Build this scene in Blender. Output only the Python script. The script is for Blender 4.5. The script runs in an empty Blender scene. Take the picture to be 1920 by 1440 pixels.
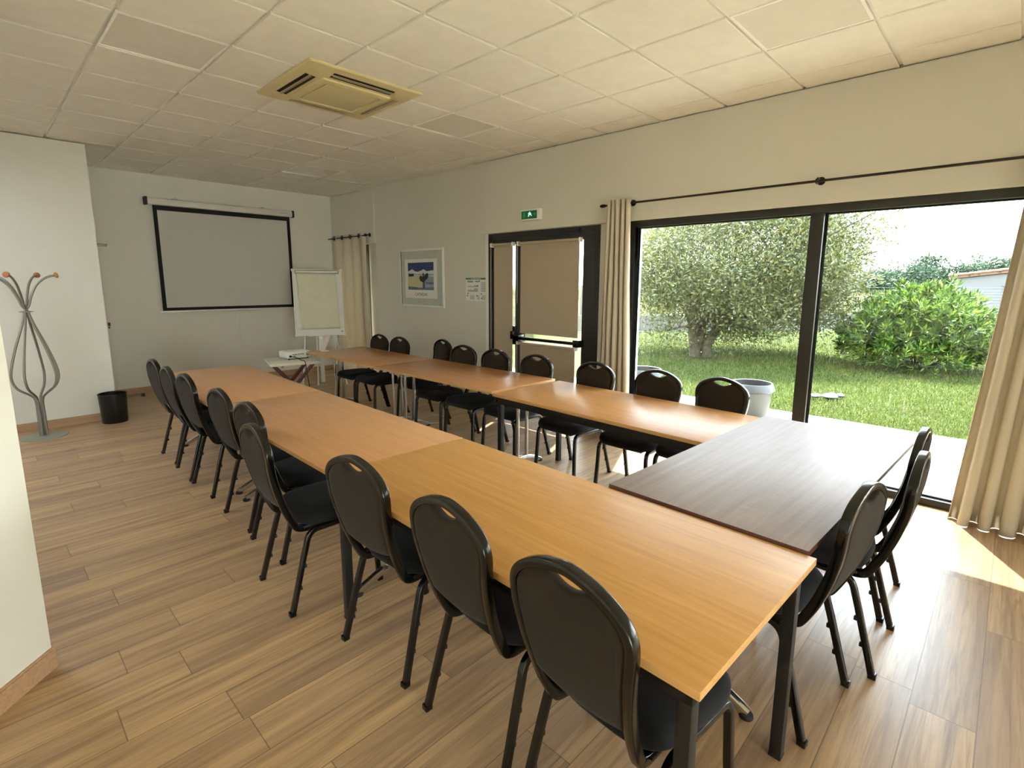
import bpy, bmesh, math, random
import numpy as np
from mathutils import Vector, Matrix
random.seed(7); RNG = np.random.default_rng(11)
S = bpy.context.scene
COL = S.collection
PI = math.pi

# ------------------------------------------------------------------ materials
def lin(r, g, b):
    f = lambda c: (c/255/12.92) if c/255 <= .04045 else ((c/255+.055)/1.055)**2.4
    return (f(r), f(g), f(b), 1.0)

class NT:
    def __init__(s, name):
        s.m = bpy.data.materials.new(name); s.m.use_nodes = True
        s.t = s.m.node_tree; s.n = s.t.nodes; s.n.clear()
        s.out = s.n.new('ShaderNodeOutputMaterial')
    def new(s, kind, **kw):
        n = s.n.new('ShaderNode'+kind)
        for k, v in kw.items():
            if k in n.inputs.keys(): n.inputs[k].default_value = v
            else: setattr(n, k, v)
        return n
    def link(s, a, b): s.t.links.new(a, b)
    def math(s, op, a, b=None, c=None):
        n = s.n.new('ShaderNodeMath'); n.operation = op
        for i, v in enumerate((a, b, c)):
            if v is None: continue
            if isinstance(v, (int, float)): n.inputs[i].default_value = v
            else: s.link(v, n.inputs[i])
        return n.outputs[0]
    def coords(s, scale=(1, 1, 1), kind='Object'):
        tc = s.new('TexCoord'); mp = s.new('Mapping'); mp.inputs['Scale'].default_value = scale
        s.link(tc.outputs[kind], mp.inputs['Vector']); return mp.outputs[0]
    def noise(s, vec, scale, detail=3, rough=.5, dist=0):
        n = s.new('TexNoise'); n.inputs['Scale'].default_value = scale
        n.inputs['Detail'].default_value = detail; n.inputs['Roughness'].default_value = rough
        n.inputs['Distortion'].default_value = dist
        if vec is not None: s.link(vec, n.inputs['Vector'])
        return n.outputs['Fac']
    def ramp(s, fac, stops):
        n = s.new('ValToRGB'); e = n.color_ramp.elements
        while len(e) < len(stops): e.new(.5)
        for i, (p, c) in enumerate(stops): e[i].position = p; e[i].color = c
        s.link(fac, n.inputs[0]); return n.outputs[0]
    def mix(s, fac, a, b, mode='MIX'):
        n = s.n.new('ShaderNodeMix'); n.data_type = 'RGBA'; n.blend_type = mode
        for v, i in ((fac, 0), (a, 6), (b, 7)):
            if isinstance(v, (int, float, tuple)): n.inputs[i].default_value = v
            else: s.link(v, n.inputs[i])
        return n.outputs[2]
    def bump(s, h, strength=.2, dist=.01):
        n = s.new('Bump'); n.inputs['Strength'].default_value = strength; n.inputs['Distance'].default_value = dist
        s.link(h, n.inputs['Height']); return n.outputs[0]
    def principled(s, color, rough=.5, metal=0, spec=.5, normal=None, **kw):
        p = s.new('BsdfPrincipled')
        for v, k in ((color, 'Base Color'), (rough, 'Roughness'), (metal, 'Metallic'), (spec, 'Specular IOR Level')):
            if isinstance(v, (int, float, tuple)): p.inputs[k].default_value = v
            else: s.link(v, p.inputs[k])
        for k, v in kw.items(): p.inputs[k.replace('_', ' ')].default_value = v
        if normal is not None: s.link(normal, p.inputs['Normal'])
        s.link(p.outputs[0], s.out.inputs[0]); return p

def plain(name, rgb, rough=.5, metal=0, spec=.5, vary=.06, bump=0, bscale=200, **kw):
    t = NT(name); c = lin(*rgb); v = t.coords()
    n = t.noise(v, 9, 3)
    d = tuple(x*(1-vary) for x in c[:3])+(1,); l = tuple(min(1, x*(1+vary)) for x in c[:3])+(1,)
    col = t.ramp(n, [(.3, d), (.7, l)])
    nm = t.bump(t.noise(v, bscale, 2), bump, .002) if bump else None
    t.principled(col, rough, metal, spec, nm, **kw)
    return t.m

def laminate(name, a, b, rough=.3, spec=.5, grain=(38, 1.6, 38), marks=0):
    t = NT(name); v = t.coords(grain)
    n1 = t.noise(v, 1.0, 6, .65, .4)
    v2 = t.coords((140, 5, 140)); n2 = t.noise(v2, 1.0, 3, .6)
    f = t.math('ADD', t.math('MULTIPLY', n1, .7), t.math('MULTIPLY', n2, .3))
    col = t.ramp(f, [(.36, lin(*a)), (.64, lin(*b))])
    v3 = t.coords(); sm = t.noise(v3, 3.5, 5, .65, 1.2)
    rr = t.math('MULTIPLY_ADD', sm, .07, rough-.035)
    if marks:
        m = t.math('GREATER_THAN', t.noise(v3, 9, 6, .8, 2), .66)
        col = t.mix(t.math('MULTIPLY', m, marks), col, lin(150, 132, 118))
    t.principled(col, rr, 0, spec)
    return t.m

def floor_mat():
    t = NT('oak_laminate_planks'); tc = t.new('TexCoord'); sx = t.new('SeparateXYZ'); t.link(tc.outputs['Object'], sx.inputs[0])
    W, L = .194, 1.26
    yr = t.math('DIVIDE', t.math('SUBTRACT', sx.outputs[1], .119), W)
    row = t.math('FLOOR', yr); fy = t.math('FRACT', yr)
    wn = t.new('TexWhiteNoise'); wn.noise_dimensions = '1D'; t.link(row, wn.inputs['W'])
    xr = t.math('ADD', t.math('DIVIDE', sx.outputs[0], L), t.math('MULTIPLY', wn.outputs['Value'], 7.0))
    colm = t.math('FLOOR', xr); fx = t.math('FRACT', xr)
    cid = t.new('CombineXYZ'); t.link(row, cid.inputs[0]); t.link(colm, cid.inputs[1])
    w2 = t.new('TexWhiteNoise'); w2.noise_dimensions = '3D'; t.link(cid.outputs[0], w2.inputs['Vector'])
    base = t.ramp(w2.outputs['Value'], [(0, lin(168, 136, 104)), (.35, lin(184, 150, 112)), (.7, lin(194, 158, 116)), (1, lin(208, 170, 122))])
    # grain, offset per plank
    off = t.new('VectorMath'); off.operation = 'MULTIPLY_ADD'; t.link(w2.outputs['Color'], off.inputs[0])
    off.inputs[1].default_value = (37, 37, 37); t.link(tc.outputs['Object'], off.inputs[2])
    def sc(v): 
        mp = t.new('Mapping'); mp.inputs['Scale'].default_value = v; t.link(off.outputs[0], mp.inputs[0]); return mp.outputs[0]
    g0 = t.noise(sc((.55, 11, 1)), 1, 3, .5, .5)       # broad tone bands along each plank
    g1 = t.noise(sc((1.7, 34, 1)), 1, 6, .6, .7)
    g2 = t.noise(sc((6, 150, 1)), 1, 4, .6, .3)
    g3 = t.noise(sc((.8, 24, 1)), 1, 4, .55, .8)
    c = t.mix(t.ramp(g0, [(.36, (0, 0, 0, 1)), (.62, (1, 1, 1, 1))]), t.mix(.55, base, lin(150, 122, 94)), t.mix(.35, base, lin(216, 180, 128)))
    c = t.mix(t.math('MULTIPLY', t.ramp(g1, [(.46, (0, 0, 0, 1)), (.70, (1, 1, 1, 1))]), .55), c, lin(112, 82, 58))
    c = t.mix(t.math('MULTIPLY', t.ramp(g2, [(.45, (0, 0, 0, 1)), (.7, (1, 1, 1, 1))]), .26), c, lin(116, 88, 64))
    cr = t.ramp(g3, [(.66, (0, 0, 0, 1)), (.72, (1, 1, 1, 1))])
    c = t.mix(t.math('MULTIPLY', cr, .6), c, lin(72, 56, 44))
    vo = t.new('TexVoronoi'); vo.inputs['Scale'].default_value = 1; t.link(sc((1.3, 3.4, 1)), vo.inputs['Vector'])
    kn = t.ramp(vo.outputs['Distance'], [(.035, (1, 1, 1, 1)), (.085, (0, 0, 0, 1))])
    c = t.mix(t.math('MULTIPLY', kn, .6), c, lin(84, 60, 44))
    # joints
    jy = t.math('LESS_THAN', t.math('MINIMUM', fy, t.math('SUBTRACT', 1, fy)), .010)
    jx = t.math('LESS_THAN', t.math('MINIMUM', fx, t.math('SUBTRACT', 1, fx)), .0016)
    j = t.math('MAXIMUM', jy, jx)
    c = t.mix(t.math('MULTIPLY', j, .6), c, lin(70, 54, 40))
    h = t.math('SUBTRACT', t.math('MULTIPLY', g2, .3), j)
    rough = t.math('MULTIPLY_ADD', g1, .18, .30)
    t.principled(c, rough, 0, .75, t.bump(h, .25, .0015))
    return t.m

def wall_mat(name, rgb):
    t = NT(name); v = t.coords(); c = lin(*rgb)
    n = t.noise(v, 1.2, 3)
    col = t.ramp(n, [(.3, tuple(x*.97 for x in c[:3])+(1,)), (.7, c)])
    t.principled(col, .85, 0, .25, t.bump(t.noise(v, 160, 3), .12, .002))
    return t.m

def fabric(name, rgb, rough=.9, scale=900, tr=0, vary=.35):
    t = NT(name); v = t.coords(); c = lin(*rgb)
    n = t.noise(v, scale, 2, .7); w = t.noise(t.coords((scale, scale*.2, scale)), 1, 2)
    f = t.math('ADD', t.math('MULTIPLY', n, .5), t.math('MULTIPLY', w, .5))
    col = t.ramp(f, [(.35, tuple(x*(1-vary) for x in c[:3])+(1,)), (.65, tuple(min(1, x*(1+vary)) for x in c[:3])+(1,))])
    p = t.principled(col, rough, 0, .2, t.bump(f, .35, .001), Sheen_Weight=.04)
    if tr:
        tl = t.new('BsdfTranslucent'); t.link(col, tl.inputs[0]); mx = t.new('MixShader'); mx.inputs[0].default_value = tr
        t.link(p.outputs[0], mx.inputs[1]); t.link(tl.outputs[0], mx.inputs[2]); t.link(mx.outputs[0], t.out.inputs[0])
    return t.m

def leaf_mat(name, cols, tr=.35, rough=.5, spec=.4):
    t = NT(name); g = t.new('NewGeometry')
    col = t.ramp(g.outputs['Random Per Island'], [(i/(len(cols)-1), lin(*c)) for i, c in enumerate(cols)])
    p = t.principled(col, rough, 0, spec)
    tl = t.new('BsdfTranslucent'); t.link(col, tl.inputs[0]); mx = t.new('MixShader'); mx.inputs[0].default_value = tr
    t.link(p.outputs[0], mx.inputs[1]); t.link(tl.outputs[0], mx.inputs[2]); t.link(mx.outputs[0], t.out.inputs[0])
    return t.m

def glass_mat():
    t = NT('clear_window_glass')
    fr = t.new('Fresnel'); fr.inputs[0].default_value = 1.5
    tr = t.new('BsdfTransparent'); tr.inputs[0].default_value = (.93, .96, .95, 1)
    gl = t.new('BsdfGlossy'); gl.inputs['Roughness'].default_value = 0.0
    mx = t.new('MixShader'); t.link(t.math('MULTIPLY', fr.outputs[0], .8), mx.inputs[0])
    t.link(tr.outputs[0], mx.inputs[1]); t.link(gl.outputs[0], mx.inputs[2]); t.link(mx.outputs[0], t.out.inputs[0])
    return t.m

def opal_mat():
    t = NT('added_opal_roof_pane'); b = t.new('BsdfTranslucent'); b.inputs[0].default_value = (.60, .61, .62, 1)  # diffusing pane of the added, unseen roof light
    t.link(b.outputs[0], t.out.inputs[0]); return t.m

def emit(name, rgb, strength):
    t = NT(name); p = t.principled(lin(*rgb), .5)
    p.inputs['Emission Color'].default_value = lin(*rgb); p.inputs['Emission Strength'].default_value = strength
    return t.m

def lawn_mat():
    t = NT('lawn_soil'); v = t.coords()
    n = t.noise(v, 1.3, 6, .65); n2 = t.noise(v, 30, 4, .7)
    f = t.math('ADD', t.math('MULTIPLY', n, .6), t.math('MULTIPLY', n2, .4))
    t.principled(t.ramp(f, [(.34, lin(66, 58, 38)), (.46, lin(49, 55, 22)), (.7, lin(62, 72, 26))]), .95, 0, .1, t.bump(n2, .6, .03))
    return t.m

def paving_mat():
    t = NT('pale_stone_paving'); v = t.coords()
    b = t.new('TexBrick'); t.link(v, b.inputs['Vector']); b.offset = 0.0; b.squash = 1
    b.inputs['Scale'].default_value = 1; b.inputs['Brick Width'].default_value = .5; b.inputs['Row Height'].default_value = .5
    b.inputs['Mortar Size'].default_value = .007
    b.inputs['Color1'].default_value = lin(178, 170, 151); b.inputs['Color2'].default_value = lin(166, 158, 139); b.inputs['Mortar'].default_value = lin(122, 111, 95)
    c = t.mix(.25, b.outputs['Color'], t.ramp(t.noise(v, 14, 5, .7), [(.3, lin(138, 127, 110)), (.7, lin(190, 183, 170))]))
    t.principled(c, .8, 0, .3)
    return t.m

M = {}
M['floor'] = floor_mat()
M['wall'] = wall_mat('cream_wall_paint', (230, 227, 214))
M['wall_backlit'] = wall_mat('cream_paint_backlit_shade', (213, 208, 191))  # same cream darkened: backlit shade put into the window wall's colour
M['tile'] = plain('mineral_ceiling_tile', (238, 234, 220), .9, spec=.2, vary=.03, bump=.12, bscale=420)
M['grid'] = plain('white_ceiling_grid', (250, 248, 240), .5, vary=.02)
M['panel_white'] = plain('smooth_light_diffuser', (236, 231, 216), .22, spec=.6, vary=.02)
M['base'] = laminate('beige_wood_skirting', (168, 132, 98), (190, 154, 118), .5, grain=(3, 3, 60))
M['base_x'] = laminate('beige_wood_skirting_across', (168, 132, 98), (190, 154, 118), .5, grain=(1.5, 60, 60))
M['beech_front'] = laminate('yellow_beech_laminate', (200, 148, 82), (216, 166, 98), .40, spec=.12)
M['beech_pink'] = laminate('pinkish_beech_laminate', (204, 150, 100), (218, 166, 116), .35)
M['beech_brown'] = laminate('brown_beech_laminate', (188, 130, 82), (202, 146, 98), .24, spec=.35)
M['beech_near'] = laminate('orange_beech_laminate', (190, 136, 80), (206, 152, 96), .31, spec=.08)
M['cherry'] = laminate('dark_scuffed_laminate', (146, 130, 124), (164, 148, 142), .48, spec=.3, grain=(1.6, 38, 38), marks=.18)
M['edge'] = laminate('beech_edge_band', (196, 148, 86), (210, 164, 100), .4)
M['cherry_edge'] = plain('dark_brown_edge_band', (92, 58, 44), .45)
M['frame_black'] = plain('black_gloss_chair_enamel', (9, 8, 6), .2, spec=.4, vary=.1, Coat_Weight=.12, Coat_Roughness=.08)
M['metal_black'] = plain('black_table_enamel', (20, 20, 19), .42, spec=.45, vary=.1)
M['chrome'] = plain('chrome', (205, 205, 202), .12, 1.0, vary=.02)
M['rubber'] = plain('black_rubber', (18, 18, 18), .7)
M['back_fabric'] = fabric('charcoal_brown_back_fabric', (44, 36, 27))
M['seat_fabric'] = fabric('black_seat_fabric', (26, 26, 28))
M['curtain'] = fabric('beige_curtain_cloth', (212, 200, 178), .9, 700, .18, .025)
M['blind'] = fabric('taupe_roller_blind_cloth', (182, 166, 140), .9, 800, .05, .06)
M['iron'] = plain('dark_brown_curtain_iron', (34, 26, 22), .45, .3)
M['alu_dark'] = plain('anthracite_aluminium', (44, 43, 38), .42, .25, vary=.03)
M['glass'] = glass_mat(); M['opal'] = opal_mat()
M['white_plastic'] = plain('white_plastic', (228, 226, 216), .4, vary=.02)
M['cream_plastic'] = plain('yellowed_plastic', (216, 202, 150), .42, vary=.03)
M['cream_grille'] = plain('yellowed_grille', (210, 198, 150), .5, vary=.02, bump=.5, bscale=300)
M['dark_slot'] = plain('dark_air_slot', (26, 24, 20), .7)
M['vane'] = plain('brown_grey_vane', (170, 152, 128), .5)
M['screen_white'] = plain('matte_white_screen', (205, 203, 194), .85, spec=.15, vary=.01)
M['screen_black'] = plain('black_screen_border', (14, 13, 12), .8)
M['alu_white'] = plain('satin_white_screen_case', (222, 220, 212), .28, .15, vary=.02)
M['alu'] = plain('satin_aluminium', (186, 186, 182), .35, .9, vary=.03)
M['grey_tube'] = plain('grey_painted_steel', (142, 140, 130), .38, .5, vary=.05)
M['grey_base'] = plain('pale_grey_steel_plate', (150, 150, 136), .5, .2, vary=.04)
M['knob'] = laminate('orange_wood_knob', (150, 82, 40), (186, 112, 58), .4, grain=(30, 30, 30))
M['knob_light'] = laminate('light_wood_knob', (168, 122, 62), (190, 144, 82), .4, grain=(30, 30, 30))
M['bin'] = plain('black_bin_plastic', (12, 12, 14), .3, vary=.1)
M['paper'] = plain('flip_chart_paper', (216, 212, 186), .9, spec=.1, vary=.03)
M['paper_white'] = plain('white_paper', (226, 224, 214), .8, spec=.15, vary=.01)
M['pink_paper'] = plain('pale_pink_card', (226, 204, 190), .6, vary=.02)
M['white_top'] = plain('white_stone_tabletop', (222, 218, 196), .45, vary=.05)
M['redwood'] = laminate('dark_red_wood', (70, 26, 20), (96, 38, 28), .4, grain=(30, 30, 3))
M['green_sign'] = emit('green_exit_sign_face', (8, 96, 50), .03)
M['sign_glow'] = emit('lit_exit_pictogram', (190, 255, 235), .22)
M['sign_white'] = emit('pale_exit_pictogram', (60, 140, 96), .03)
M['green_print'] = plain('green_print', (70, 128, 56), .7)
M['grey_print'] = plain('grey_print', (150, 150, 142), .8)
M['dark_print'] = plain('dark_print', (60, 60, 56), .8)
M['mat_board'] = plain('grey_green_mount_board', (188, 192, 176), .8)
M['art_blue'] = plain('print_blue', (48, 60, 104), .7, vary=.15)
M['art_snow'] = plain('print_snow', (206, 212, 214), .7, vary=.06)
M['art_grey'] = plain('print_slate', (112, 122, 140), .7, vary=.2)
M['art_field'] = plain('print_straw', (200, 196, 148), .7, vary=.05)
M['art_dark'] = plain('print_dark_tree', (40, 42, 44), .7, vary=.2)
M['art_shade'] = plain('print_grey_blue', (150, 160, 172), .7, vary=.2)
M['picture_glass'] = None
M['lawn'] = lawn_mat(); M['paving'] = paving_mat()
M['grass'] = leaf_mat('grass_blades', [(36, 50, 13), (51, 64, 18), (63, 74, 24), (76, 85, 35), (91, 91, 50)], .35, .6, .2)
M['dry_grass'] = leaf_mat('dry_field_grass', [(74, 69, 28), (87, 80, 39), (100, 89, 51), (80, 78, 33)], .3, .8, .1)
M['olive_leaf'] = leaf_mat('olive_leaves', [(47, 58, 26), (64, 72, 35), (81, 86, 46), (93, 97, 61), (101, 93, 40)], .3, .45, .45)
M['oleander_leaf'] = leaf_mat('oleander_leaves', [(26, 44, 13), (38, 58, 17), (54, 76, 22), (78, 98, 29), (106, 120, 48)], .35, .42, .32)
M['wood_leaf'] = leaf_mat('far_wood_leaves', [(33, 48, 35), (42, 59, 42), (53, 70, 52)], .25, .7, .15)
M['bark'] = plain('olive_bark', (64, 57, 43), .95, vary=.4, bump=.9, bscale=30)
M['stem'] = plain('oleander_stem', (28, 23, 16), .9, vary=.3)
M['render_grey'] = plain('pale_grey_render', (84, 81, 72), .9, vary=.05)
M['gravel'] = plain('pale_gravel', (84, 81, 73), .95, vary=.4, bump=.9, bscale=60)
M['field'] = plain('dry_field_earth', (77, 72, 41), 1, vary=.3)
M['post'] = plain('dark_green_grey_post', (54, 60, 54), .6)
M['wire'] = plain('green_grey_wire', (110, 118, 104), .6)
M['pot'] = plain('light_grey_planter', (42, 42, 42), .55, vary=.03)
M['pot_in'] = plain('dark_grey_planter_inside', (32, 32, 33), .7)
M['roof'] = plain('terracotta_roof_tile', (89, 66, 49), .9, vary=.3)
M['house_wall'] = plain('white_house_render', (83, 83, 83), .9, vary=.03)
M['shutter'] = plain('grey_shutter', (47, 49, 51), .6)
M['stone'] = plain('pale_stone', (63, 61, 55), .9, vary=.2)

# ------------------------------------------------------------------ mesh builder
class MB:
    def __init__(s): s.bm = bmesh.new()
    def box(s, lo, hi, bev=0, mi=0, seg=2, rot=None):
        lo = Vector(lo); hi = Vector(hi)
        r = bmesh.ops.create_cube(s.bm, size=1); vs = r['verts']
        c = (lo+hi)/2; d = hi-lo
        for v in vs: v.co = Vector((v.co.x*d.x, v.co.y*d.y, v.co.z*d.z))
        if bev:
            es = list({e for v in vs for e in v.link_edges})
            rb = bmesh.ops.bevel(s.bm, geom=es, offset=bev, segments=seg, affect='EDGES', profile=.6)
            vs = list({v for f in rb['faces'] for v in f.verts} | {v for v in vs if v.is_valid})
        fs = {f for v in vs for f in v.link_faces}
        for f in fs: f.material_index = mi
        for v in vs: v.co = (rot @ v.co if rot else v.co) + c
        return vs
    def ring_loft(s, rings, caps=(True, True), closed=True, mi=0):
        R_ = [[s.bm.verts.new(p) for p in r] for r in rings]; n = len(R_[0])
        for a, b in zip(R_, R_[1:]):
            for i in range(n if closed else n-1):
                f = s.bm.faces.new((a[i], a[(i+1) % n], b[(i+1) % n], b[i])); f.material_index = mi
        if caps[0]: s.bm.faces.new(R_[0][::-1]).material_index = mi
        if caps[1]: s.bm.faces.new(R_[-1]).material_index = mi
        return R_
    def tube(s, pts, r, seg=10, mi=0, ref=None, rect=None, closed=False, caps=True):
        pts = [Vector(p) for p in pts]; n = len(pts)
        rad = r if isinstance(r, (list, tuple)) else [r]*n
        tan = []
        for i in range(n):
            a = pts[(i-1) % n] if (i or closed) else pts[i]; b = pts[(i+1) % n] if (i < n-1 or closed) else pts[i]
            tan.append((b-a).normalized())
        nrm = Vector(ref) if ref else (Vector((0, 0, 1)) if abs(tan[0].z) < .9 else Vector((1, 0, 0)))
        rings = []
        for i in range(n):
            if i:
                q = tan[i-1].rotation_difference(tan[i]); nrm = q @ nrm
            nrm = (nrm - tan[i]*nrm.dot(tan[i])).normalized(); bi = tan[i].cross(nrm)
            ring = []
            if rect:
                w, h = rect; k = .32
                prof = []
                for sx, sy in ((1, 1), (-1, 1), (-1, -1), (1, -1)):
                    cs = [(1, k*2-1), (1-.29*2*k*.5, 1-.29*2*k*.5), (k*2-1, 1)]
                    cs = [(1, 1-k), (1-.29*k, 1-.29*k), (1-k, 1)]
                    seq = cs if sx*sy > 0 else cs[::-1]
                    prof += [(sx*a, sy*b) for a, b in seq]
                sc = rad[i] if r is not None else 1
                for a, b in prof: ring.append(pts[i]+nrm*(a*w/2*sc)+bi*(b*h/2*sc))
            else:
                for k in range(seg):
                    t = 2*PI*k/seg; ring.append(pts[i]+nrm*(math.cos(t)*rad[i])+bi*(math.sin(t)*rad[i]))
            rings.append(ring)
        if closed: rings.append(rings[0]); s.ring_loft(rings, (False, False), mi=mi)
        else: s.ring_loft(rings, (caps, caps), mi=mi)
    def lathe(s, prof, c=(0, 0, 0), seg=32, mi=0, caps=(True, True)):
        s.ring_loft([[Vector((c[0]+r*math.cos(2*PI*k/seg), c[1]+r*math.sin(2*PI*k/seg), c[2]+z)) for k in range(seg)] for r, z in prof], caps, mi=mi)
    def prism(s, poly, axis, a, b, mi=0):
        # poly: 2D points in the plane perpendicular to axis ('x': (y,z), 'y': (x,z), 'z': (x,y))
        def P(p, t): return {'x': (t, p[0], p[1]), 'y': (p[0], t, p[1]), 'z': (p[0], p[1], t)}[axis]
        s.ring_loft([[Vector(P(p, a)) for p in poly], [Vector(P(p, b)) for p in poly]], mi=mi)
    def grid(s, f, nu, nv, mi=0):
        V = [[s.bm.verts.new(f(i/nu, j/nv)) for j in range(nv+1)] for i in range(nu+1)]
        for i in range(nu):
            for j in range(nv):
                s.bm.faces.new((V[i][j], V[i+1][j], V[i+1][j+1], V[i][j+1])).material_index = mi
    def build(s, name, mats, parent=None, smooth=35, xf=None):
        if xf is not None: bmesh.ops.transform(s.bm, matrix=xf, verts=s.bm.verts)
        bmesh.ops.remove_doubles(s.bm, verts=s.bm.verts, dist=1e-6)
        bmesh.ops.recalc_face_normals(s.bm, faces=s.bm.faces)
        me = bpy.data.meshes.new(name); s.bm.to_mesh(me); s.bm.free()
        return mk(name, me, mats, parent, smooth)

def mk(name, me, mats, parent=None, smooth=35):
    for m in (mats if isinstance(mats, (list, tuple)) else [mats]): me.materials.append(m)
    if smooth and len(me.polygons):
        me.polygons.foreach_set('use_smooth', [True]*len(me.polygons))
        me.set_sharp_from_angle(angle=math.radians(smooth))
    o = bpy.data.objects.new(name, me); COL.objects.link(o)
    if parent: o.parent = parent
    return o

def tag(o, label, cat, group=None, kind=None):
    o['label'] = label; o['category'] = cat
    if group: o['group'] = group
    if kind: o['kind'] = kind
    return o
def thing(name, label, cat, loc=(0, 0, 0), rz=0, group=None):
    o = bpy.data.objects.new(name, None); COL.objects.link(o); o.location = loc; o.rotation_euler = (0, 0, rz)
    o.empty_display_size = .1
    return tag(o, label, cat, group)
def struct(o): o['kind'] = 'structure'; return o
def dup(o, parent=None):
    c = o.copy(); COL.objects.link(c)
    if parent: c.parent = parent
    for ch in list(o.children): dup(ch, c)
    return c
def bez(p0, p1, p2, n=6):
    p0, p1, p2 = Vector(p0), Vector(p1), Vector(p2)
    return [p0*(1-t)**2+p1*2*t*(1-t)+p2*t*t for t in [i/n for i in range(n+1)]]
def spline(pts, n=8):
    P = [Vector(p) for p in pts]; P = [P[0]*2-P[1]]+P+[P[-1]*2-P[-2]]; out = []
    for i in range(1, len(P)-2):
        a, b, c, d = P[i-1:i+3]
        for k in range(n):
            t = k/n
            out.append(.5*((2*b)+(c-a)*t+(2*a-5*b+4*c-d)*t*t+(3*b-3*c+d-a)*t**3))
    out.append(P[-2]); return out

# ------------------------------------------------------------------ room shell
CH = 3.058           # ceiling height
XW, XO = 4.65, 4.90  # inner and outer face of the window wall
YB, YR = 8.885, -5.2
XL = -2.6
m = MB(); m.box((XL-.3, YR-.3, -.2), (XO, YB+.3, 0)); struct(m.build('floor', M['floor'], smooth=0))

def wall_boxes(m, openings, a0, a1, z1, fbox):
    ys = sorted({a0, a1} | {o[0] for o in openings} | {o[1] for o in openings}); 
    for ya, yb in zip(ys, ys[1:]):
        zs = [(o[2], o[3]) for o in openings if o[0] <= ya and o[1] >= yb]
        z = 0
        for lo, hi in sorted(zs):
            if lo > z: fbox(ya, yb, z, lo)
            z = hi
        if z < z1: fbox(ya, yb, z, z1)
WIN = (-.45, 2.845, 0, 2.19); DOOR = (3.19, 4.89, 0, 2.187); SW = (7.50, 8.72, 0, 2.205); HID = (-4.6, -1.2, 0, 2.19)  # HID: unseen opening, added so more daylight enters
m = MB()
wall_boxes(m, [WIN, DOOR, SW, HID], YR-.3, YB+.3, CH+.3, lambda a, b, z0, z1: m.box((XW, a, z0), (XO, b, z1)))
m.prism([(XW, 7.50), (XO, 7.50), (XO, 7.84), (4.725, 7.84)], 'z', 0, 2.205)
struct(m.build('wall_right', M['wall_backlit'], smooth=0))
m = MB(); m.box((XL-.3, YB, 0), (XO-.25, YB+.3, CH+.3)); struct(m.build('wall_back', M['wall'], smooth=0))
m = MB()
wall_boxes(m, [(8.05, 8.6, 1.2, 2.2)], YR-.3, YB, CH+.3, lambda a, b, z0, z1: m.box((XL-.3, a, z0), (XL, b, z1)))  # unseen alcove opening, added to light the end wall
struct(m.build('wall_left', M['wall'], smooth=0))
m = MB()
wall_boxes(m, [(-2.4, .8, .0, 2.4)], XL, XW, CH+.3, lambda a, b, z0, z1: m.box((a, YR-.3, z0), (b, YR, z1)))  # unseen opening, added to throw daylight on partition and end wall
struct(m.build('wall_rear', M['wall'], smooth=0))
m = MB(); m.box((XL, 7.435, 0), (1.067, 7.60, CH-.012)); struct(m.build('wall_partition', M['wall'], smooth=0))
m = MB(); m.prism([(.073, 2.713), (-2.6, 2.713), (-2.6, .04)], 'z', 0, CH-.012); struct(m.build('wall_diagonal', M['wall'], smooth=0))
# window header boxes
m = MB(); m.box((4.62, YR, 2.19), (4.649, 4.955, CH-.012), .002); struct(m.build('trim_1', M['wall_backlit'], smooth=0))
m = MB(); m.box((4.62, 7.50, 2.205), (4.649, YB-.002, CH-.012), .002); struct(m.build('trim_2', M['wall_backlit'], smooth=0))
m = MB(); m.box((4.636, 4.892, 0), (4.652, 4.925, 2.188), .002); struct(m.build('trim_3', M['white_plastic'], smooth=0))
# skirting boards
def skirt(name, segs, mat='base'):
    m = MB()
    for a, b in segs:
        a = Vector((a[0], a[1], 0)); b = Vector((b[0], b[1], 0)); d = (b-a).normalized(); nrm = Vector((d.y, -d.x, 0))
        p = [a, b, b+nrm*.012, a+nrm*.012]
        m.ring_loft([[v.copy() for v in p], [v+Vector((0, 0, .082)) for v in p]])
        q = [a, b, b+nrm*.007, a+nrm*.007]
        m.ring_loft([[v+Vector((0, 0, .082)) for v in q], [v+Vector((0, 0, .09)) for v in q]])
    return struct(m.build(name, M[mat], smooth=0))
skirt('baseboard_back', [((XL, YB), (XW, YB))], 'base_x')
skirt('baseboard_partition', [((XL, 7.435), (1.067, 7.435)), ((1.067, 7.435), (1.067, 7.60))], 'base_x')
skirt('baseboard_right', [((XW, 4.93), (XW, 4.9301)), ((XW, 7.5), (XW, 4.93)), ((XW, 3.18), (XW, 2.86))])
k = .7071
skirt('baseboard_diagonal', [((-2.6, .04), (.073+.004, 2.713+.004)), ((.073, 2.713), (-2.6, 2.713))], 'base_x')

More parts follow.
